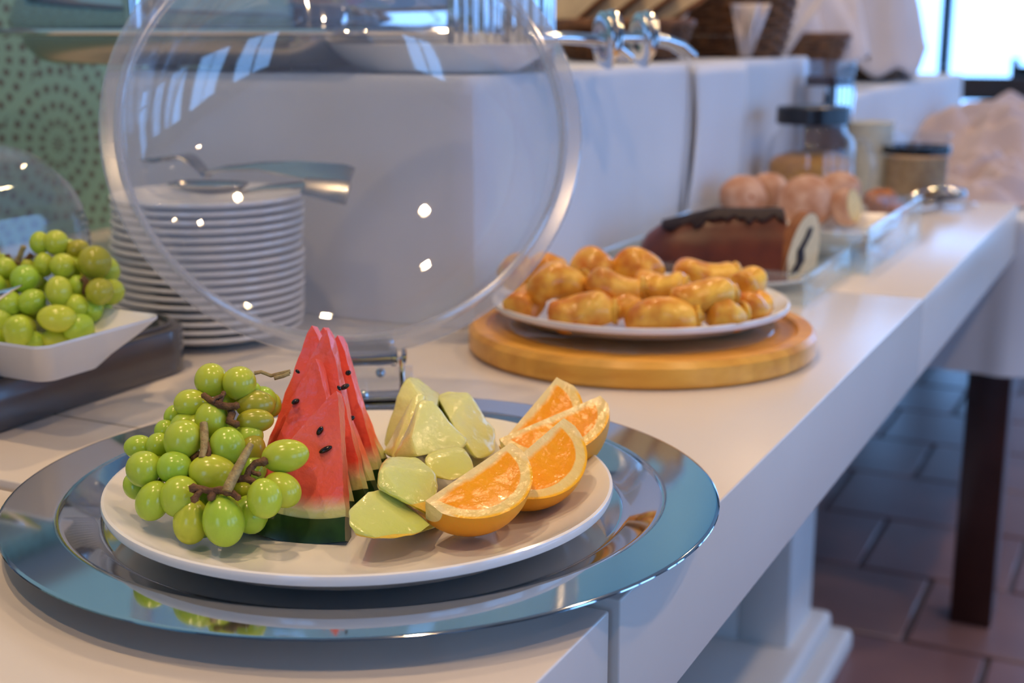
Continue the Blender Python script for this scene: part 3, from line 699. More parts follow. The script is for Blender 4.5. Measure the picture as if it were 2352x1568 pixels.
melon_piece('right-hand melon slice with shiny edge just left of the orange wedges', [(1000, 905, .855), (1028, 896, .86), (1074, 898, .865), (1082, 906, .86), (1136, 985, .845), (1142, 1035, .825), (1100, 1060, .80), (1030, 960, .82), (1075, 1040, .81), (1090, 1010, .90), (1010, 990, .90)], (1, .1, -.8), .7)
melon_piece('melon slice lying flat at the back of the melon pile', [(985, 900, .89), (1040, 905, .90), (1090, 950, .90), (1060, 1000, .87), (980, 985, .87), (1020, 960, .93), (1070, 985, .93)], (0, .5, -1), .6)
melon_piece('sliver of melon peeping out beneath the front orange wedge', [(940, 1205, .715), (1000, 1200, .705), (1003, 1212, .700), (950, 1228, .690), (985, 1165, .745), (940, 1180, .745), (1040, 1190, .735)], (0, -.4, -1), .5)

# ------------------------------------------------------------------ orange wedges
def orange_wedge(label, u, v, zc, R, a, d1, ang, cut=(.90, .97)):
    C = G(u, v, zc)
    A = cam(*a).normalized(); d = cam(*d1); d = (d-A*d.dot(A)).normalized(); q = A.cross(d)
    if q.z > 0 : q = -q                                       # second face turns downward
    t = thing('orange_wedge', label, 'orange', (C.x, C.y, C.z), group='orange wedges on the fruit plate')
    Mx = Matrix((A, d, q)).transposed().to_4x4() @ Matrix.Diagonal((R, R, R, 1))
    an = math.radians(ang); x0, x1 = -cut[0], cut[1]
    def rad(x): return math.sqrt(max(0, 1-x*x))*(1-.03*x*x)
    # outer peel
    bm = bmesh.new(); nu, nv = 30, 20
    bm_grid(bm, lambda s, w: Vector((x0+(x1-x0)*s, rad(x0+(x1-x0)*s)*math.cos(an*w), rad(x0+(x1-x0)*s)*math.sin(an*w))), nu, nv)
    o = finish(bm, 'peel', 'peel', t, angle=60); o.matrix_local = Mx
    # cut faces and the two trimmed ends
    bm = bmesh.new()
    for w in (0, an):
        def fn(s, r_, w=w):
            x = x0+(x1-x0)*s; rr_ = rad(x)*r_
            h = noise.noise(Vector((x*4, r_*4+w*7, 1)))*.022*math.sin(min(1, r_*1.1)*PI)
            e = noise.noise(Vector((x*6, w, 5)))*.02*(1-r_)
            pp = Vector((x, rr_*math.cos(w), rr_*math.sin(w)))
            nn = Vector((0, -math.sin(w), math.cos(w)))*(1 if w == 0 else -1)
            return pp+nn*(h*.8+.028*math.sin(PI*min(1, max(0, (r_-.02)/.8)))*(1 if s > 0 else 1)*math.sin(PI*s))+Vector((0, e, e))*0
        bm_grid(bm, fn, 34, 18)
    for x in (x0, x1):
        bm_grid(bm, lambda s, r_, x=x: Vector((x, rad(x)*r_*math.cos(an*s), rad(x)*r_*math.sin(an*s))), 12, 6)
    bmesh.ops.remove_doubles(bm, verts=bm.verts[:], dist=1e-4)
    o = finish(bm, 'flesh', 'orange_flesh', t, angle=50); o.matrix_local = Mx
    return t
RO = .036
orange_wedge('front orange wedge lying on its peel nearest the plate rim', 1076, 1082, .0465, RO, (.66, .68, .26), (.75, -.55, -.35), 84, (.93, .97))
orange_wedge('second orange wedge, directly behind the front one', 1210, 1032, .046, RO, (.62, .66, .34), (.75, -.5, -.45), 84, (.92, .97))
orange_wedge('third orange wedge, widest cut face, second from the back', 1262, 958, .047, RO*1.06, (.86, .34, .28), (.42, -.88, -.30), 84, (.93, .96))
orange_wedge('rearmost orange wedge standing up with rough juicy face', 1212, 945, .047, RO, (.55, .60, .50), (.60, -.6, -.40), 84, (.88, .92))

# ------------------------------------------------------------------ the raised clear lid on its chrome hinge
HU = 811                                                       # hinge direction in the photo, from the tray's centre away from the lens
hd = (G(HU, 900)-TC); hd.z = 0; hd.normalize()                  # horizontal direction, tray centre to hinge
hs = Vector((hd.y, -hd.x, 0))                                   # to the right along the hinge pin
HP = TC+hd*.2035; HP.z = .046                                   # the hinge pin
LEAN = math.radians(26); LR = .184
lid_up = (UP*math.cos(LEAN)+hd*math.sin(LEAN)).normalized()     # along the open lid, hinge to top
lid_out = lid_up.cross(hs).normalized()                         # out of the dome's back
if lid_out.dot(hd) < 0: lid_out = -lid_out
LC = TC+hd*.190+UP*.050+lid_up*LR
lid = thing('tray_lid', 'round clear plastic dome lid standing open on the hinge behind the fruit', 'lid', LC)
Ml = Matrix((hs, lid_up, lid_out)).transposed()
if Ml.determinant() < 0: Ml = Matrix((-hs, lid_up, lid_out)).transposed()
lid.rotation_euler = Ml.to_euler()
t_ = .0022
outer = [(r_*.96, z_) for r_, z_ in [(.1795, .0), (.1795, .008), (.1785, .020), (.1765, .032), (.170, .052), (.156, .072), (.132, .090), (.098, .102), (.055, .108), (0, .110)]]
inner = [(max(0, r-t_), z-(t_*.3 if z < .05 else t_)) for r, z in outer][::-1]
lathe('dome', outer+inner+[(.1773*.96, 0)], 'clear_lid', lid, 128, angle=35)
lathe('rim_flange', [(r_*.96, z_) for r_, z_ in [(.1802, -.0008), (.1895, -.0035), (.1916, -.0015), (.1912, .0025), (.1895, .0038), (.1802, .0020)]], 'lid_rim', lid, 128, closed=True, angle=35)
lathe('rim_bead', [(.1700+.0030*math.cos(a*PI/4), -.0012+.0030*math.sin(a*PI/4)) for a in range(8)], 'lid_rim', lid, 128, closed=True)
lathe('lip_band', [(.1688, .004), (.1702, .004), (.1694, .0125), (.1680, .0125)], 'lid_rim', lid, 128, closed=True)
hg = thing('lid_hinge', 'polished chrome hinge with rivets at the back of the tray', 'hinge', Vector((HP.x, HP.y, .0155)), (0, 0, math.atan2(hs.y, hs.x)))
# local frame: x along the pin, y away from the lens, z up
hl = .034
box('base_plate', (-hl-.004, hl+.006, -.012, .009, .0, .0018), 'chrome', hg, bev=.0006)
for x in (-hl-.001, hl+.001):
    bm = bmesh.new(); bm_box(bm, x-.0020, x+.0020, -.0045, .0045, .0018, .030, bev=.001); finish(bm, 'bracket_arm', 'chrome', hg)
def cyl_x(name, x0, x1, r, z, m, par, yy=0.0, seg=20):
    return tube(name, [(x0, yy, z), (x0+.0006, yy, z), (x1-.0006, yy, z), (x1, yy, z)], [r*.85, r, r, r*.85], m, par, seg)
cyl_x('pin_barrel', -hl+.002, hl-.002, .0064, .0300, 'chrome', hg)
for x in (-hl-.0045, hl+.0012): cyl_x('pin_cap', x, x+.0035, .0060, .0305, 'chrome', hg)
cyl_x('pin_collar', hl-.007, hl-.0025, .0076, .0302, 'chrome', hg)
cyl_x('pin_collar', -hl+.0025, -hl+.007, .0076, .0302, 'chrome', hg)
box('lid_strap', (-hl+.004, hl-.004, .0015, .0065, .0345, .0425), 'chrome', hg, bev=.0008)
box('lid_strap_pad', (-hl+.006, hl-.008, -.0012, .0012, .0345, .0400), 'black_plastic', hg, bev=.0004)
for x, y, z in ((-.018, -.008, .0030), (hl-.0145, .0075, .016), (hl+.0095, -.004, .006), (hl-.028, -.0085, .0035), (-hl+.010, .0075, .016)):
    bm = bmesh.new(); bmesh.ops.create_uvsphere(bm, u_segments=14, v_segments=10, radius=.0040)
    o = finish(bm, 'rivet', 'chrome', hg); o.location = (x, y, z)
box('rivet_plate', (-hl+.004, hl+.010, .0068, .0084, .0018, .021), 'clear_lid', hg, bev=.0004)

# ------------------------------------------------------------------ the stack of side plates
SCN = Vector((-.817, 1.002, 0)); SR = .0895; 
pm = None; NPL = 17; ORD = ['topmost', 'second', 'third', 'fourth', 'fifth', 'sixth', 'seventh', 'eighth', 'ninth', 'tenth', 'eleventh', 'twelfth', 'thirteenth', 'fourteenth', 'fifteenth', 'sixteenth', 'seventeenth', 'eighteenth']
def sp_prof(R, h): return [(0, .0030), (R*.55, .0030), (R*.66, .0042), (R*.94, h-.0016), (R*.985, h), (R*.998, h-.0006), (R*1.0, h-.0024), (R*.978, h-.0040), (R*.66, .0014), (R*.60, 0), (R*.55, 0), (R*.54, .0012), (0, .0012)]
STEP = .00765
for i in range(NPL):
    k = NPL-1-i                                  # k = 0 is the topmost
    lab = 'topmost small white plate of the tall stack, tongs lying on it' if k == 0 else ('lowest small white plate of the stack, resting on the counter' if i == 0 else '%s small white plate from the top of the tall stack' % ORD[k])
    if pm is None:
        o = lathe('side_plate', sp_prof(SR, .0145), 'porcelain', None, 72); pm = o.data
    else: o = link('side_plate', pm, None, None)
    o.location = SCN+Vector((random.uniform(-.0012, .0012)+.0003*i, random.uniform(-.0012, .0012), .0003+STEP*i)); o.rotation_euler = (0, 0, random.uniform(0, 6)); tag(o, lab, 'plate', 'white side plates in the tall stack')
ST = STEP*(NPL-1)+.0145+.0003

# serving spoons lying across the top plate
def serving_spoon(label, p0, p1, z0, kind):
    """p0 bowl tip, p1 handle end (world xy), z0 height of the handle"""
    d = (p1-p0); ln = d.length; a = math.atan2(d.y, d.x)
    t = thing('serving_spoon' if kind == 'spoon' else 'serving_fork', label, 'spoon' if kind == 'spoon' else 'fork', Vector((p0.x, p0.y, z0)), (0, 0, a))
    bl_ = .075
    if kind == 'spoon':
        def fn(u, v):
            x = bl_*(1-math.cos(PI*u))/2; w = .021*math.sin(PI*min(1, max(0, u*.97+.02)))**.6; y_ = (v-.5)*2*w
            return Vector((x, y_, .012-.010*math.sin(PI*u)*(1-((v-.5)*2)**2)+.004))
        sheet('bowl', fn, 18, 12, 'pan_steel', t, .0014)
    else:
        def fn(u, v):
            x = bl_*.45+bl_*.55*u; w = .018*(1-u*.6); return Vector((x, (v-.5)*2*w, .020*math.sin(PI*(.35+.65*u))+.004))
        sheet('fork_root', fn, 10, 8, 'pan_steel', t, .0016)
        for k in range(3):
            y_ = (k-1)*.011
            tube('tine', [(bl_*.47, y_, .0215), (bl_*.25, y_*1.05, .018), (.004, y_*1.1, .019)], [.0024, .0022, .0008], 'pan_steel', t, 8)
    pts = [(bl_-.006, 0, .007), (bl_+.02, 0, .013), (bl_+.06, 0, .017), (ln*.75, 0, .016), (ln-.01, 0, .012), (ln, 0, .010)]
    bm = bmesh.new(); rows = []
    for k, (x, y_, z) in enumerate(pts):
        w = (.005, .0045, .005, .0085, .012, .0115)[k]
        ro_ = .9*min(1, k/3); rows.append([bm.verts.new((x, (s*w*math.cos(ro_)-q*math.sin(ro_)), z+(s*w*math.sin(ro_)+q*math.cos(ro_)))) for s, q in ((-1, -.0012), (1, -.0012), (1, .0012), (.6, .0022), (-.6, .0022), (-1, .0012))])
    for A, B in zip(rows, rows[1:]):
        for k in range(6): bm.faces.new((A[k], A[(k+1) % 6], B[(k+1) % 6], B[k]))
    bm.faces.new(rows[0][::-1]); bm.faces.new(rows[-1]); finish(bm, 'handle', 'pan_steel', t, angle=50)
    return t
serving_spoon('steel serving fork lying with its tines to the left on the plate stack', G(335, 385, ST+.016), G(806, 420, ST+.012), ST+.006, 'fork')
serving_spoon('steel serving spoon beneath the fork on the plate stack', G(395, 440, ST+.001), G(800, 445, ST+.004), ST-.006, 'spoon')

# ------------------------------------------------------------------ grey display base with clear hood, square dish of grapes
HB = .040
db = thing('display_case', 'dark grey glossy display base with rounded corners on the counter left', 'display case', (-.905, .63, 0))
rr_loft('base_body', [(.160, .272, .0004), (.1615, .274, .002), (.1615, .274, HB-.004), (.160, .2725, HB-.001), (.157, .2695, HB), (.148, .2605, HB), (.1465, .259, HB-.006), (.10, .22, HB-.007)], 'grey_acrylic', db, .045)
tube('rim_bead', [(x*.153/.16, y_*.2655/.272, HB+.0012) for x, y_ in rrect(.160, .272, .042, 8)]+[(.153, (.272-.042)*.2655/.272, HB+.0012)], .0022, 'grey_acrylic', db, 8)
loft('side_slot', [[(.1612+dx, -.262+.12*a, .012+.014*b_) for a, b_ in [(0, 0), (.9, 0), (1, .3), (1, .7), (.9, 1), (0, 1)]] for dx in (0, .0012)], 'slot', db)
rr_loft('inner_disc', [(.03, .03, HB-.005), (.035, .035, HB+.001)], 'clear_hood', db, .034).location = (.10, .225, 0)
hood = thing('display_hood', 'clear rounded plastic hood standing at the back of the grey base', 'cover', (-.905, .63, HB+.001))
# hood: a lofted clear shell, open at the front
def hood_pt(u, v):
    """u along y, v around the arch from the wall side over the top"""
    y_ = -.258+.516*u; e = min(1, (1-abs(2*u-1))/.16); e = math.sin(e*PI/2)**.8 if e < 1 else 1
    a = PI*v; hx, hz = .105, .150*(.86+.14*e)
    return Vector((-.048-hx*math.copysign(abs(math.cos(a))**.55, math.cos(a))*(1 if v < .5 else .98), y_, hz*min(1, math.sin(a)**.55 if a > 0 and a < PI else 0)))
def hood_end(u, v):
    a = PI*u; return Vector((-.048-.105*math.copysign(abs(math.cos(a))**.55, math.cos(a))*(1 if u < .5 else .98)*v, .258, .150*.86*min(1, (math.sin(a)**.55 if 0 < a < PI else 0))*v))
sheet('shell', hood_pt, 26, 26, 'clear_hood', hood, .003)
sheet('end_panel', lambda u, v: hood_end(u, v), 24, 4, 'clear_hood', hood, .003)
tube('top_edge', [hood_pt(u/20, .5)+Vector((0, 0, .002)) for u in range(2, 19)], .0022, 'window_frame', hood, 6)

z_d = .074
qR, qF, qB = G(375, 730, z_d), G(95, 806, z_d), G(240, 703, z_d)
qc = G(95, 745, z_d); ex = (qR-qF).normalized(); side = (qR-qF).length; ey = Vector((-ex.y, ex.x, 0)); qc = (qR+qF)/2+ey*side/2; qc.z = 0
dish = thing('square_dish', 'square white porcelain dish of green grapes on the grey display base', 'dish', Vector((qc.x, qc.y, HB+.0005)), (0, 0, math.atan2(ex.y, ex.x)))
h_ = side/2
def sq(h, z, r=.012): return [(x, y_, z) for x, y_ in rrect(h, h, min(r, h*.5), 5)]
def sqc(h, z, lift):                                            # rim dips between the corners
    out = []
    for x, y_ in rrect(h, h, .010, 5):
        k = min(abs(x), abs(y_))/h; out.append((x, y_, z-lift*(1-k*k)))
    return out
zr = z_d-HB
loft('dish_body', [sq(h_*.44, 0), sq(h_*.48, 0), sq(h_*.62, .010), sq(h_*.86, zr-.010), sqc(h_*1.0, zr, .001), sqc(h_*1.0, zr+.0022, .001), sqc(h_*.965, zr+.0015, .001), sq(h_*.84, zr-.006), sq(h_*.62, .014), sq(h_*.48, .0065), sq(h_*.3, .006)], 'porcelain', dish, angle=35)
def dish_z(p): return HB+.0075
L3 = [(340, 960, 78, 90, 0, .0), (480, 960, 95, 100, 0, .0), (665, 1020, 80, 92, 60, .008), (812, 1130, 134, 130, 0, -.004), (540, 1160, 100, 100, 0, -.004), (375, 1150, 78, 98, 0, .004), (240, 1155, 54, 60, 0, .012), (40, 1185, 92, 95, 0, .006),
      (212, 1272, 112, 110, 40, -.006), (505, 1380, 102, 124, -5, -.012), (660, 1335, 70, 88, 0, .0), (855, 1378, 108, 106, 60, -.006), (275, 1465, 112, 98, 60, -.006), (70, 1485, 112, 112, 0, -.004), (650, 1505, 92, 96, 0, -.002), (800, 1510, 82, 92, 0, .010),
      (-60, 1330, 100, 100, 0, 0), (-80, 1100, 90, 90, 0, .01), (340, 1330, 70, 70, 0, .02), (560, 1280, 70, 70, 0, .02), (700, 1250, 80, 80, 0, .02)]
L3 = [(x/3.733, 300+y/3.733, a/3.733, b_/3.733, an, dd, 1 if i in (2, 3, 11) else 0) for i, (x, y, a, b_, an, dd) in enumerate(L3)]
L4 = [(125, 848, 92, 106, 10, -.010), (395, 757, 122, 88, 95, -.014), (545, 822, 100, 84, 60, -.002), (235, 912, 72, 62, 90, .002), (375, 898, 90, 60, 90, .004), (15, 800, 72, 110, 0, .0), (640, 700, 66, 76, 0, .008), (470, 860, 80, 70, 90, .012), (-60, 900, 90, 90, 0, 0)]
L4 = [(x/3.016, 480+y/3.016, a/3.016, b_/3.016, an, dd, 0) for x, y, a, b_, an, dd in L4]
gb = thing('grape_bunch', 'out-of-focus green grapes heaped in the square white dish', 'grapes', G(120, 700, .07))
Dq = dist_of(G(128, 770, .062)); bunch(gb, L3+L4, .95, Dq, .062, dish_z)
def gp(x, y, d): return D(x/3.733, 300+y/3.733, d)-gb.location
Db = Dq+.055
for pts, r, m_ in (([(60, 1060), (75, 1110), (110, 1160)], .0022, 'stem'), ([(205, 990), (180, 1050), (150, 1120), (180, 1150)], .0022, 'stem_light'), ([(130, 1120), (200, 1150), (270, 1060)], .0024, 'stem'), ([(700, 1260), (740, 1300), (730, 1400)], .0026, 'stem'), ([(120, 1290), (140, 1420), (180, 1460)], .0022, 'stem'), ([(225, 1640), (280, 1620)], .003, 'stem')):
    tube('stem', [gp(x, y, Db-(.03 if y > 1240 else 0)) for x, y in pts], r, m_, gb, 7)
tg = thing('serving_tongs', 'tip of steel tongs reaching over the grapes in the square dish', 'tongs', G(0, 650, .09))
for k, dz in ((0, 0), (1, -.007)):
    P_ = [D(50, 655, Dq-.035), D(30, 664, Dq-.035), D(-20, 676, Dq-.035), D(-160, 700, Dq-.035), D(-300, 700, Dq-.035)]
    P_ = [p-tg.location+Vector((0, 0, dz*(i > 1)*min(3, i)/2)) for i, p in enumerate(P_)]
    tube('tongs_arm', P_, [.0018, .0042, .0060, .0055, .005], 'chrome', tg, 10, .35)

# ------------------------------------------------------------------ chafing dish on the riser
RT = RZ+.0012
CA = math.radians(16)                                          # the dish is turned a little on the riser
cf = thing('chafing_dish', 'rectangular stainless steel chafing dish with domed lid on the draped riser', 'chafing dish', Vector((-.985, 1.300, RT)), (0, 0, 0))
for x in (-.04, .15):
    for y_ in (-.10, .10): box('foot', (x-.012, x+.012, y_-.012, y_+.012, 0, .004), 'pan_steel', cf, bev=.002)
rr_loft('water_pan', [(.180, .140, .0045), (.196, .152, .010), (.206, .162, .026), (.207, .163, .0345)], 'pan_steel', cf, .035)
rr_loft('pan_rim', [(.225, .172, .035), (.268, .190, .037), (.270, .192, .040), (.267, .190, .043), (.220, .170, .044)], 'chrome', cf, .035)
rr_loft('lid_dome', [(.226, .170, .0445), (.228, .172, .051), (.222, .166, .072), (.200, .145, .125), (.15, .11, .160), (.08, .06, .174)], 'steel', cf, .05)
tube('lid_handle', [(-.06, -.03, .178), (-.06, -.03, .20), (-.045, -.03, .212), (.045, -.03, .212), (.06, -.03, .20), (.06, -.03, .178)], .006, 'black_plastic', cf, 10)
cyl = tube('front_clasp', [(-.006, -.181, .0445), (-.006, -.181, .085)], [.010, .012], 'chrome', cf, 16)

# shallow white oval platter in front of the chafing dish
pf = thing('serving_platter', 'white oval platter at the corner of the draped riser', 'platter', Vector((-.685, 1.222, RT)), (0, 0, YAW*.55))
def ovl(h, k, z, r): return [(h*math.cos(2*PI*i/48)*(1+.05*math.cos(4*PI*i/48)), k*math.sin(2*PI*i/48), z) for i in range(48)]
loft('platter_body', [ovl(.068, .042, 0, 0), ovl(.078, .050, .001, 0), ovl(.098, .062, .014, 0), ovl(.112, .072, .0262, 0), ovl(.114, .074, .0278, 0), ovl(.111, .071, .0285, 0), ovl(.094, .060, .0175, 0), ovl(.070, .044, .0055, 0), ovl(.03, .02, .005, 0)], 'porcelain', pf, angle=35)

# tongs with scalloped jaws resting near the bread
def tongs(label, loc, rz, tilt, ln=.24):
    t = thing('serving_tongs', label, 'tongs', loc, (0, tilt, rz))
    for s in (-1, 1):
        tube('arm', [(-ln, 0, .012), (-ln*.8, 0, .014+s*.009), (-ln*.4, 0, .014+s*.015), (-.045, 0, .014+s*.017)], [.007, .008, .0075, .006], 'chrome', t, 12, .45)
        def fn(u, v, s=s):
            x = -.048+.060*u; w = .031*math.sin(PI*(.15+.85*u))**.5*(1+.0*math.cos(v*30)); y_ = (v-.5)*2*w
            return Vector((x, y_, .014+s*(.018-.010*u+.0016*math.cos((v-.5)*40))-s*.010*((v-.5)*2)**2))
        sheet('scalloped_jaw', fn, 10, 40, 'chrome', t, .0015)
    return t
def upright_tongs(label, base, top_v, width):                   # ribbed jaw seen standing on edge
    pass
def disc_tongs(label, u0, u1, discs, dist, tilt):
    """serving tongs lying on edge: two arms and ribbed round guards, seen across the picture"""
    p0, p1 = D(u0, 100, dist), D(u1, 100, dist+.05); p0.z = p1.z = RT+.030; d = p1-p0; ln = d.length
    t = thing('serving_tongs', label, 'tongs', Vector((p0.x, p0.y, RT)), (0, 0, math.atan2(d.y, d.x)))
    for s_ in (-1, 1):
        tube('arm', [(-.02, s_*.010, .034), (ln*.2, s_*.012, .034), (ln*.55, s_*.010, .032), (ln*.8, s_*.008, .026), (ln, s_*.006, .014)], [.006, .0075, .0075, .007, .0065], 'chrome', t, 12, .8)
    for u in discs:
        x = ln*(u-u0)/(u1-u0)
        for s_ in (-1, 1):
            pr = [(0, -.004), (.010, -.004), (.014, -.0055), (.018, -.0045), (.022, -.0055), (.026, -.0040), (.0295, -.001), (.030, .0005), (.026, .002), (.014, .003), (0, .003)]
            o = lathe('ribbed_guard', pr, 'chrome', t, 40, loc=(x+s_*.004, s_*.003, .0312+.002*(s_ > 0)), rot=(0, PI/2+.14*s_, .12*s_), sx=1, sy=.8)
    return t
disc_tongs('steel tongs lying on edge behind the white platter', 1255, 1440, (1392,), 1.40, 0)
disc_tongs('steel tongs with the widest round guard, nearest the bread and napkin', 1420, 1585, (1475,), 1.50, 0)
# rack of ribbed steel holders left of the bread
hr = thing('cutlery_holder', 'ribbed steel cutlery cylinder standing behind the white platter', 'holder', D(1093, 118, 1.43)); hr.location.z = RT
N_ = 96; lp = lambda r, z: [((r+.0018*math.cos(16*2*PI*k/N_))*math.cos(2*PI*k/N_), (r+.0018*math.cos(16*2*PI*k/N_))*math.sin(2*PI*k/N_), z) for k in range(N_)]
loft('cylinder', [lp(.028, 0), lp(.0285, .002), lp(.0285, .105), lp(.0265, .105), lp(.0265, .004)], 'chrome', hr, angle=60)
hr2 = thing('cutlery_holder', 'ribbed steel cutlery cylinder between the platter and the toast', 'holder', D(1203, 118, 1.47)); hr2.location.z = RT
o = link('cylinder', hr.children[0].data, None, hr2); o.scale = (1.1, 1.1, .92)

# bread slices
def bread_slice(label, loc, rx, rz, m='bread'):
    t = thing('bread_slice', label, 'bread', loc, (rx, 0, rz), 'toast slices leaning by the napkin-lined basket')
    out = [(-.055, 0), (.055, 0), (.057, .06), (.062, .075), (.056, .092), (.030, .100), (0, .096), (-.030, .100), (-.056, .092), (-.062, .075), (-.057, .06)]
    def ring(k, y_): return [(x*k, y_, .05+(z-.05)*k) for x, z in out]
    loft('crust', [ring(.94, -.0062), ring(1, -.0050), ring(1, .0050), ring(.94, .0062)], 'bread_crust', t, cap0=False, cap1=False)
    loft('crumb', [ring(.945, -.0066), ring(.945, .0066)], 'bread', t)
    return t
# ------------------------------------------------------------------ wicker baskets with napkins
def basket(label, loc, R, H, m='wicker', sx=1.0):
    t = thing('bread_basket', label, 'basket', loc)
    n = 96; nr = 13; ns = 24
    for i in range(ns):                                         # stakes
        a = 2*PI*i/ns; tube('stake', [(R*.80*math.cos(a)*sx, R*.80*math.sin(a), .002), (R*.92*math.cos(a)*sx, R*.92*math.sin(a), H*.5), (R*1.0*math.cos(a)*sx, R*1.0*math.sin(a), H)], .0022, m, t, 5)
    for j in range(nr):
        f = j/(nr-1); rr_ = R*(.80+.2*f**.8); z = .004+f*(H-.006); bm = bmesh.new(); P_ = []
        for k in range(n+1):
            a = 2*PI*k/n; w = .0030*math.cos(ns/2*a+(PI if j % 2 else 0)); P_.append(((rr_+w)*math.cos(a)*sx, (rr_+w)*math.sin(a), z))
        bm_tube(bm, P_, H/nr*.55, 6, False); finish(bm, 'woven_row', m, t)
    P_ = [((R+.002)*math.cos(2*PI*k/48)*sx, (R+.002)*math.sin(2*PI*k/48), H+.003) for k in range(49)]
    tube('rim', P_, .006, m, t, 8); lathe('base', [(0, .001), (R*.8, .001), (R*.8, .004), (0, .004)], m, t, 40, sx=sx)
    return t
def napkin(label, cx_, cy_, z, R, H, seed, m='napkin', out=.35, name='napkin', cat='napkin'):
    """crumpled cloth heaped in and over a basket"""
    t = thing(name, label, cat, (cx_, cy_, z))
    def fn(u, v):
        a = 2*PI*u; r = R*v*(1.0+out*.6*noise.noise(Vector((math.cos(a)*1.4, math.sin(a)*1.4, seed)))*1.4)
        x, y_ = r*math.cos(a), r*math.sin(a)
        dome = H*(1-(v*1.02)**2.4) if v < .98 else 0
        h = dome+H*.14*math.sin(7*noise.noise(Vector((x/R*1.1, y_/R*1.1, seed+2)))*3)*(1-v**4)+H*.55*noise.noise(Vector((x/R*1.5, y_/R*1.5, seed*3.1)))*(1-v**4)+H*.35*abs(noise.noise(Vector((x/R*3.2, y_/R*3.2, seed*1.7))))*(1-v**5)
        h += H*.38*(.5-abs(noise.noise(Vector((x/R*2.4+5, y_/R*2.4, seed*.7)))*2))*(1-v**6)
        droop = -H*.9*max(0, (v-.72)/.28)**1.2*(.5+1.0*max(0, noise.noise(Vector((math.cos(a)*2, math.sin(a)*2, seed+4)))+.35))
        return Vector((x, y_, max(h+(droop if name == 'napkin' else droop*.3), -H*1.1 if name == 'napkin' else .003)))
    sheet('folded_cloth', fn, 72, 34, m, t, .0016); return t
RW = RT
basket('small low wicker basket holding the leaning toast slices', Vector((-.740, 1.868, RT)), .098, .050)
for k, (lab) in enumerate(('front toast slice leaning left of the tongs', 'second toast slice, leaning behind the front one', 'third toast slice, showing its dark brown crust', 'rear toast slice against the wicker basket')):
    b_ = bread_slice(lab, Vector((-.80+.046*k, 1.86+.010*k, RT+.004)), 0, YAW-.25)
    b_.rotation_euler = (math.radians(-12), math.radians(-38+2*k), YAW-math.radians(30))
    b_.location.z = RT+.062

basket('nearer brown wicker basket on the draped riser, lined with napkins', Vector((-.722, 2.290, RW)), .122, .115)
napkin('cream napkin draped over the near side of the nearer basket', -.800, 2.22, RW+.150, .125, .075, 1.3)
napkin('crumpled white napkin on the right rim of the nearer basket', -.700, 2.32, RW+.135, .085, .050, 2.6)
R2 = .165+.0012
basket('farther brown wicker basket on the lower draped riser', Vector((-.80, 2.93, R2)), .150, .110, sx=1.0)
napkin('large cream napkin falling over the front of the farther basket', -.835, 2.90, R2+.155, .150, .080, 5.2)
napkin('white napkin heaped on the right of the farther basket', -.735, 3.00, R2+.135, .125, .080, 7.7)
basket('third wicker basket at the far end of the lower riser', Vector((-.80, 3.55, R2)), .170, .12)
napkin('tall crumpled white napkin in the farthest basket against the window', -.76, 3.50, R2+.15, .175, .14, 8.3)
# front drape of napkin hanging down the near basket's face
def drape(label, a, b_, z1, z0, seed, out, m='napkin'):
    t = thing('napkin', label, 'napkin', ((a.x+b_.x)/2, (a.y+b_.y)/2, z0)); o_ = t.location
    d = (b_-a); nn = Vector((d.y, -d.x, 0)).normalized()
    def fn(u, v):
        p = a.lerp(b_, u*(1-.75*v)+.28*v); p.z = z1+(z0-z1)*v
        return p+nn*(out*math.sin(PI*min(1, v*1.1))+.022*noise.noise(Vector((u*4, v*2, seed)))+.008*math.sin(u*22+v*4+seed))-o_
    sheet('folded_cloth', fn, 24, 18, m, t, .0018); return t
drape('pointed corner of cream napkin hanging in front of the nearer basket', Vector((-.86, 2.05, 0)), Vector((-.66, 2.10, 0)), RW+.16, RW+.004, 3, .020)
drape('small white napkin corner sticking out beside the dark basket weave', Vector((-.668, 2.155, 0)), Vector((-.608, 2.175, 0)), RW+.085, RW+.002, 6, .006)
drape('long cream napkin hanging down in front of the farther basket', Vector((-.90, 2.74, 0)), Vector((-.66, 2.80, 0)), R2+.20, R2+.02, 9, .03)

# ------------------------------------------------------------------ pastries on their plate and round board
BC = Vector((-.427, 1.135, 0))
bd = thing('serving_board', 'round golden wooden board with a juice groove under the pastry plate', 'board', BC, (0, 0, .35))
BR = .1585; bh = .0235
lathe('board_disc', [(0, .0006), (BR-.003, .0006), (BR, .004), (BR, bh-.005), (BR-.004, bh), (BR-.016, bh), (BR-.019, bh-.0035), (BR-.026, bh-.0045), (BR-.031, bh-.0030), (BR-.033, bh-.0030), (0, bh-.0030)], 'board_wood', bd, 120, angle=30)
lathe('turntable_disc', [(0, bh-.0026), (.118, bh-.0026), (.121, bh-.0012), (.120, bh), (0, bh)], 'acrylic', bd, 96)
PQ = Vector((-.4345, 1.150, 0)); PPR = .1375
pp = thing('pastry_plate', 'round white plate of golden pastries on the wooden board', 'plate', PQ+Vector((0, 0, bh+.0004)))
lathe('plate_body', plate_prof(PPR, .0200), 'porcelain', pp, 96)
pz = bh+.0052
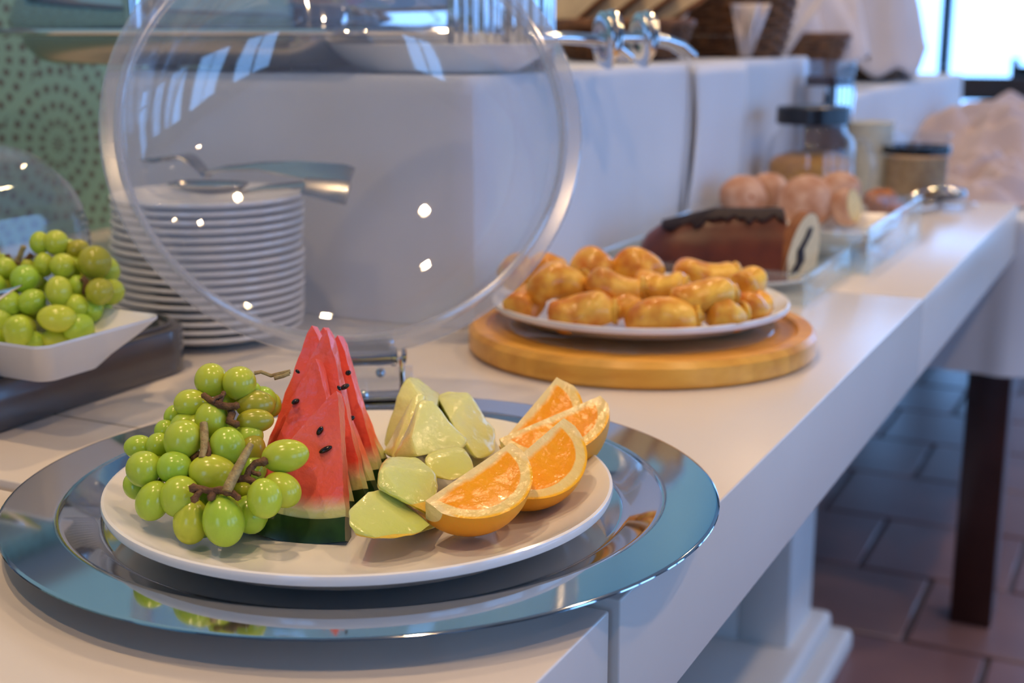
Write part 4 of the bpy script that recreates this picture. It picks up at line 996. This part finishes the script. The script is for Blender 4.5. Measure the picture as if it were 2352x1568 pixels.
def pastry(label, u, v, lenpx, r_px, ang, z, seed):
    """a rolled, glazed pastry; ang = its direction on the plate seen from above, 0 = across the picture"""
    c = G(u, v, z); k = zc_of(c)/F_PX; R = r_px*k; Ln = lenpx*k
    t = thing('pastry', label, 'pastry', c, (0, 0, YAW+math.radians(ang)), 'golden pastries heaped on the white plate')
    bm = bmesh.new(); nu, nv = 30, 26; rows = []
    for i in range(nu+1):
        s = i/nu; x = (s-.5)*2
        env = (1-abs(x)**3.2)**.42 if abs(x) < 1 else 0
        row = []
        for j in range(nv):
            a = 2*PI*j/nv
            sp_ = .11*abs(math.sin(.5*a*2+2.3*x+seed))
            w = 1-.10*(1-abs(math.cos(2.2*x+seed)))+.16*noise.noise(Vector((x*1.6, math.cos(a)*.9+seed, math.sin(a)*.9)))-sp_*.55
            rr_ = R*max(.02, env)*w
            row.append(bm.verts.new((x*Ln/2, rr_*math.cos(a)*1.08, rr_*math.sin(a)*.92+.004*math.sin(x*3+seed)*R/.02)))
        rows.append(row)
    for A, B in zip(rows, rows[1:]):
        for j in range(nv): bm.faces.new((A[j], A[(j+1) % nv], B[(j+1) % nv], B[j]))
    bm.faces.new(rows[0][::-1]); bm.faces.new(rows[-1])
    finish(bm, 'roll', 'pastry', t, angle=80)
    # the pale swirl of the cut end
    bm = bmesh.new(); P_ = []
    for q in range(26):
        a = q*.42; rr_ = R*(.62-.020*q); P_.append((Ln/2*.93+.0006*q*.3, rr_*math.cos(a), rr_*math.sin(a)))
    bm_tube(bm, P_, R*.13, 6); finish(bm, 'swirl', 'pastry_end', t)
    return t
def zp(x, y): return (1050+x/2.767, 520+y/2.767)
PL = [('front left pastry roll lying on the plate edge', 790, 545, 440, 124, -8, 0), ('front middle pastry roll, right of the front left one', 1300, 572, 480, 108, -6, 0), ('small pastry at the right front of the plate', 1705, 560, 270, 104, 20, 0),
      ('pastry at the far right rim of the plate', 1880, 505, 300, 96, 55, 0), ('pastry at the left rim of the plate behind the lid edge', 430, 480, 300, 100, 62, 0), ('pastry just behind the two front rolls', 1040, 520, 330, 80, 10, 0),
      ('pastry on the left of the second row', 640, 370, 400, 96, 20, 1), ('pastry in the middle of the second row', 1000, 390, 380, 84, -12, 1), ('pastry in the right half of the second row', 1290, 380, 340, 86, -20, 1),
      ('pastry on the right of the second row', 1560, 440, 430, 82, 8, 1), ('tall pastry at the back left of the heap', 850, 290, 260, 104, 70, 2), ('tall pastry at the back middle of the heap', 1150, 285, 300, 106, 60, 2),
      ('long pastry at the back right of the heap', 1580, 310, 430, 84, 12, 1), ('pastry at the rear right rim of the plate', 1840, 360, 240, 76, 50, 1), ('pastry at the back left, seen through the clear lid', 370, 290, 200, 80, 60, 1), ('pastry behind the second row, half hidden on the left', 560, 290, 260, 88, 40, 1)]
for i, (lab, x, y, ln, r, an, lay) in enumerate(PL):
    z = pz+.0195 if lay == 0 else (pz+.035 if lay == 1 else pz+.040)
    pastry(lab, *zp(x, y), ln/2.767, r/2.767*(1.16 if lay == 0 else 1.45), an, z, i*1.37)

# ------------------------------------------------------------------ clear acrylic trays, loaf cake, rolls
def acrylic_tray(label, x0, x1, y0, y1, h, t=.003):
    tr = thing('acrylic_tray', label, 'tray', ((x0+x1)/2, (y0+y1)/2, 0))
    hx, hy = (x1-x0)/2, (y1-y0)/2
    box('base', (-hx, hx, -hy, hy, .0004, .0004+t), 'acrylic', tr)
    box('side', (-hx, hx, -hy, -hy+t, t+.0008, h), 'acrylic', tr, bev=.0004); box('side', (-hx, hx, hy-t, hy, t+.0008, h), 'acrylic', tr, bev=.0004)
    box('side', (-hx, -hx+t, -hy+t+.0002, hy-t-.0002, t+.0008, h), 'acrylic', tr, bev=.0004); box('side', (hx-t, hx, -hy+t+.0002, hy-t-.0002, t+.0008, h), 'acrylic', tr, bev=.0004)
    for sx_ in (-1, 1):
        for sy_ in (-1, 1): box('corner_bead', (sx_*hx-.0022, sx_*hx+.0022, sy_*hy-.0022, sy_*hy+.0022, .0006, h+.001), 'acrylic', tr, bev=.0008)
    tube('rim', [(-hx, -hy, h+.001), (hx, -hy, h+.001), (hx, hy, h+.001), (-hx, hy, h+.001), (-hx, -hy, h+.001)], .0022, 'acrylic', tr, 6)
    return tr
acrylic_tray('shallow clear acrylic tray holding the chocolate loaf cake', -.590, -.338, 1.385, 1.600, .034)
acrylic_tray('taller clear acrylic box around the bowl of dusted rolls', -.560, -.318, 1.607, 1.96, .056)
CK = G(1640, 632, .0106)
lp_ = thing('cake_plate', 'low white oval plate under the loaf cake in the clear tray', 'plate', (CK.x, CK.y, .0038), (0, 0, YAW*.4))
def ov2(h, k, z): return [(h*math.cos(2*PI*i/40), k*math.sin(2*PI*i/40), z) for i in range(40)]
loft('plate_body', [ov2(.075, .045, 0), ov2(.095, .058, .003), ov2(.109, .070, .0095), ov2(.109, .070, .0115), ov2(.095, .058, .0055), ov2(.05, .03, .004)], 'porcelain', lp_)
lk = thing('loaf_cake', 'half marble loaf cake with chocolate glaze, cut face to the right', 'cake', tuple(CK), (0, 0, YAW-.10))
LL = .085
def arch(k, h, x, n=18, lean=0, base=.0):
    out = []
    for i in range(n+1):
        a = PI*i/n; out.append((x+lean*math.sin(a), -k*math.cos(a)*(1-.10*math.sin(a)), base+h*math.sin(a)**.62))
    return out
secs = [(-1.0, .30, .30), (-.97, .52, .48), (-.88, .74, .64), (-.7, .90, .80), (-.4, .98, .92), (0, 1, .99), (.5, 1, 1.02), (.93, 1, 1.0)]
loft('loaf_body', [arch(.046*a, .075*b_, LL*x+.0, lean=-.002) for x, a, b_ in secs], 'cake_crust', lk, angle=60)
def glaze(u, v):                                                # poured over the crown, with uneven lower edge
    x = -.72+1.60*u; k = min(1, max(0, (x+1.1)/.6))**.5; kk = .046*(.80+.20*k); hh = .075*(.72+.28*min(1, (x+1)/1.0))
    half = .62+.30*noise.noise(Vector((x*6, 3, 1)))+.16*noise.noise(Vector((x*19, 3, 4)))
    a = PI/2+(v-.5)*2*half; r = 1.025
    return Vector((LL*x, -kk*math.cos(a)*r*(1-.10*math.sin(a)), hh*math.sin(a)**.62*r+.0008))
sheet('chocolate_glaze', glaze, 40, 18, 'choc', lk, .0022)
cx0 = LL*.935
sl = thing('cake_slice', 'cut cake slice leaning on the loaf, cream crumb with chocolate swirl', 'cake', lk.matrix_basis @ Vector((cx0+.006, 0, 0)), (0, math.radians(8), YAW-.62))
loft('crumb', [arch(.045, .076, 0), arch(.0455, .077, .012)], 'cake_crumb', sl)
loft('crust', [arch(.0465, .0778, -.0004), arch(.0468, .0782, .0116), arch(.0457, .0770, .0116), arch(.0452, .0764, -.0004)], 'bread_crust', sl, closed=True)
P_ = [(.0128, -.020, .010), (.0128, -.006, .022), (.0128, -.012, .036), (.0128, .002, .050), (.0128, .006, .060)]
def swirl(u, v):
    k = u*(len(P_)-1); i = min(len(P_)-2, int(k)); p = Vector(P_[i]).lerp(Vector(P_[i+1]), k-i); return p+Vector((0, (v-.5)*.024*(1-.5*u), 0))
sheet('chocolate_swirl', swirl, 16, 3, 'choc', sl, .001)
o = sheet('chocolate_swirl', lambda u, v: swirl(u, v)+Vector((-.0136, 0, 0)), 16, 3, 'choc', sl, .001)

bw = thing('bread_bowl', 'white square bowl of sugar-dusted rolls inside the clear box', 'bowl', (-.438, 1.765, .0045), (0, 0, 0))
loft('bowl_body', [sq(.055, 0), sq(.062, .001), sq(.085, .022), sq(.104, .0352), sq(.106, .0372), sq(.102, .038), sq(.082, .026), sq(.055, .006), sq(.02, .005)], 'porcelain', bw, angle=35)
def roll(label, u, v, r_px, kz, z, rotz, half=False, tilt=0, name='bread_roll'):
    c = G(u, v, z); R = r_px*zc_of(c)/F_PX
    t = thing(name, label, 'roll', c, (tilt, 0, rotz), 'sugar-dusted rolls in the square white bowl')
    bm = bmesh.new(); bmesh.ops.create_uvsphere(bm, u_segments=28, v_segments=20, radius=R)
    for v_ in bm.verts:
        n_ = v_.co.normalized(); v_.co *= 1+.06*noise.noise(n_*1.6+Vector((u, v, 0)))
        v_.co.z *= kz
        if half and v_.co.y < -R*.35: v_.co.y = -R*.35+noise.noise(v_.co*200)*.0008
    finish(bm, 'crust', 'bun', t, angle=60)
    if half:
        q = lathe('crumb', [(0, 0), (R*.84, 0), (R*.86, .001), (0, .0018)], 'bun_crumb', t, 28, loc=(0, -R*.345, 0), rot=(PI/2, 0, 0), sy=kz)
    if half or tilt: return t
    bm = bmesh.new(); bmesh.ops.create_uvsphere(bm, u_segments=10, v_segments=6, radius=R*.16)
    for v_ in bm.verts: v_.co.z *= .4
    q = finish(bm, 'crust_dimple', 'muffin', t); q.location = (R*.15, -R*(.36 if half else .93), R*.1*kz); q.rotation_euler = (PI/2, 0, 0)
    return t
roll('left dusted roll, round face turned to the lens', 1706, 452, 54, .92, .062, YAW, False)
roll('dusted roll between the two round-faced ones, set back', 1765, 436, 44, .9, .066, YAW+.5)
roll('middle dusted roll, largest pale round face', 1853, 462, 64, .95, .060, YAW+.25, False, .2)
roll('upper right dusted roll leaning over the pale crumb', 1925, 440, 52, .85, .072, YAW-.9, False, .5)
roll('lowest right roll with yellow crumb showing', 1948, 475, 42, 1.05, .055, YAW+.9, True, -.2)

# far end of the counter: jar, carafe, cups, second jar, muffins, tongs
jr = thing('cereal_jar', 'glass jar of golden cereal with a black screw lid', 'jar', (-.509, 2.085, 0))
jR = .068
lathe('glass_body', [(0, .001), (jR-.006, .001), (jR, .006), (jR+.001, .07), (jR, .108), (jR-.006, .126), (jR-.016, .136), (jR-.018, .146), (jR-.0205, .146), (jR-.0185, .134), (jR-.008, .124), (jR-.003, .107), (jR-.002, .07), (jR-.003, .008), (jR-.008, .004), (0, .004)], 'glass', jr, 72)
lathe('lid', [(0, .174), (jR-.016, .174), (jR-.0125, .172), (jR-.0120, .148), (jR-.0135, .1472), (0, .1472)], 'black_plastic', jr, 60)
lathe('cereal', [(0, .006), (jR-.010, .006), (jR-.0052, .012), (jR-.0045, .085), (jR-.012, .095), (jR*.5, .103), (0, .098)], 'flakes', jr, 48)
h_pts = [Vector((jR-.002, -.010, .128)), Vector((jR+.016, -.014, .118)), Vector((jR+.026, -.016, .085)), Vector((jR+.020, -.014, .050)), Vector((jR, -.010, .034))]
hb = tube('handle', h_pts, [.006, .0065, .0065, .0065, .006], 'glass', jr, 12, .6)
jr.rotation_euler = (0, 0, YAW*.6)
kf = thing('juice_carafe', 'tall dark glass carafe of red juice behind the cereal jar', 'carafe', (-.545, 2.335, 0))
lathe('glass_body', [(0, .001), (.036, .001), (.040, .006), (.041, .15), (.043, .238), (.0415, .238), (.0395, .15), (.0385, .008), (.034, .004), (0, .004)], 'glass', kf, 56)
lathe('juice', [(0, .006), (.0375, .006), (.0388, .012), (.0395, .150), (.0408, .212), (0, .212)], 'jam', kf, 48)
lathe('neck_band', [(.0428, .150), (.0445, .150), (.0450, .196), (.0434, .196)], 'chrome', kf, 56, closed=True)
cupm = None
for i in range(10):
    if cupm is None: o = lathe('paper_cup', [(0, .0005), (.036, .0005), (.0405, .016), (.0425, .018), (.0425, .0205), (.040, .0205), (.0345, .004), (0, .003)], 'cup', None, 48); cupm = o.data
    else: o = link('paper_cup', cupm)
    o.location = (-.475+random.uniform(-.0006, .0006), 2.345+random.uniform(-.0006, .0006), .0003+.0128*i)
    o.name = 'stacked_bowl'; tag(o, 'topmost small cream bowl of the nested stack' if i == 9 else ('lowest small cream bowl of the nested stack' if i == 0 else '%s small cream bowl from the top of the nested stack' % ORD[9-i]), 'bowl', 'cream bowls nested beside the cereal jar')
j2 = thing('storage_jar', 'wide glass container with a dark band, filled with oats', 'jar', (-.395, 2.345, 0))
lathe('glass_body', [(0, .001), (.050, .001), (.054, .006), (.055, .112), (.0565, .118), (.055, .120), (.0525, .112), (.0515, .008), (.047, .004), (0, .004)], 'glass', j2, 64)
lathe('dark_band', [(.0556, .086), (.0572, .086), (.0574, .099), (.0556, .099)], 'slot', j2, 64, closed=True)
lathe('oats', [(0, .006), (.047, .006), (.0508, .010), (.0512, .080), (0, .084)], 'oats', j2, 48)
for k, (u, v, r, lab) in enumerate(((2022, 462, 40, 'taller orange-brown muffin beside the dusted rolls'), (2058, 470, 26, 'small orange-brown muffin at the right edge of its plate'))):
    c = G(u, v, .035); R = r*zc_of(c)/F_PX; t = thing('muffin', lab, 'muffin', (c.x, c.y, .0115), group='orange-brown muffins on the low plate')
    lathe('base', [(0, .0), (R*.62, 0), (R*.82, R*.9), (0, R*.9)], 'muffin', t, 24)
    bm = bmesh.new(); bmesh.ops.create_icosphere(bm, subdivisions=4, radius=R)
    for v_ in bm.verts: v_.co *= 1+.14*noise.noise(v_.co*70+Vector((k, 0, 0))); v_.co.z = v_.co.z*.62+R*1.0
    finish(bm, 'crown', 'muffin', t, angle=70)
mp_ = thing('muffin_plate', 'low white plate under the orange-brown muffins', 'plate', (G(2030, 478, 0)-Vector((0, 0, 0))).to_tuple())
lathe('plate_body', plate_prof(.085, .011), 'porcelain', mp_, 64)
gp_ = thing('glass_plate', 'greenish glass plate with small tongs at the far end of the counter', 'plate', (G(2150, 478, 0)).to_tuple())
lathe('plate_body', [(0, .002), (.040, .002), (.052, .006), (.066, .009), (.0675, .008), (.053, .0035), (.04, .0003), (0, .0003)], 'glass', gp_, 64)
T4 = tongs('small steel tongs lying on the glass plate near the storage jar', G(2205, 462, .014)+Vector((0, 0, 0)), YAW+.15, 0, .11); T4.scale = (.8, .8, .8)

# napkin heaps on the far table
tt = -.03+.0012
napkin('large pink-white crumpled cloth heap on the far draped table', -.35, 2.98, tt+.002, .22, .115, 11.5, 'cloth_pink', .3, 'cloth_heap', 'cloth')
napkin('lower pinkish cloth heap at the right edge of the far table', -.34, 2.70, tt+.002, .15, .060, 14.1, 'cloth_pink', .3, 'cloth_heap', 'cloth')
napkin('cloth heap at the rear of the far table below the window', -.42, 3.75, tt+.002, .32, .10, 17.3, 'cloth_pink', .3, 'cloth_heap', 'cloth')

# ------------------------------------------------------------------ dining furniture near the far window
def chair(label, x, y, rz):
    t = thing('dining_chair', label, 'chair', (x, y, FZ), (0, 0, rz), 'dark wooden chairs by the far window')
    box('seat', (-.21, .21, -.21, .21, .43, .465), 'dark_wood', t, bev=.008)
    for sx_ in (-1, 1):
        tube('leg', [(sx_*.18, -.18, .001), (sx_*.175, -.175, .43)], [.016, .02], 'dark_wood', t, 8)
        tube('leg', [(sx_*.18, .20, .001), (sx_*.175, .18, .45), (sx_*.175, .23, .97)], [.016, .021, .017], 'dark_wood', t, 8)
    for z in (.62, .76, .90): box('back_rail', (-.165, .165, .195+(z-.6)*.07, .213+(z-.6)*.07, z-.035, z+.035), 'dark_wood', t, bev=.004)
    return t
def table(label, x, y, w=.8):
    t = thing('dining_table', label, 'table', (x, y, FZ), group='white-topped dining tables by the far window')
    box('table_top', (-w/2, w/2, -w/2, w/2, .72, .75), 'white_paint', t, bev=.006)
    for sx_ in (-1, 1):
        for sy_ in (-1, 1): box('leg', (sx_*w*.44-.022, sx_*w*.44+.022, sy_*w*.44-.022, sy_*w*.44+.022, .001, .72), 'dark_wood', t, bev=.003)
    return t
table('white dining table nearest the far window, left', -.55, 5.9); table('white dining table to the right by the far window', .75, 5.8)
chair('dark chair facing the lens at the near side of the left far table', -.62, 5.27, PI+.1); chair('dark chair at the right side of the left far table', .10, 5.95, PI/2+PI+.1); chair('dark chair in front of the right far table', .62, 5.0, PI-.2)
chair('dark chair behind the left far table by the window', -.55, 6.62, 0)
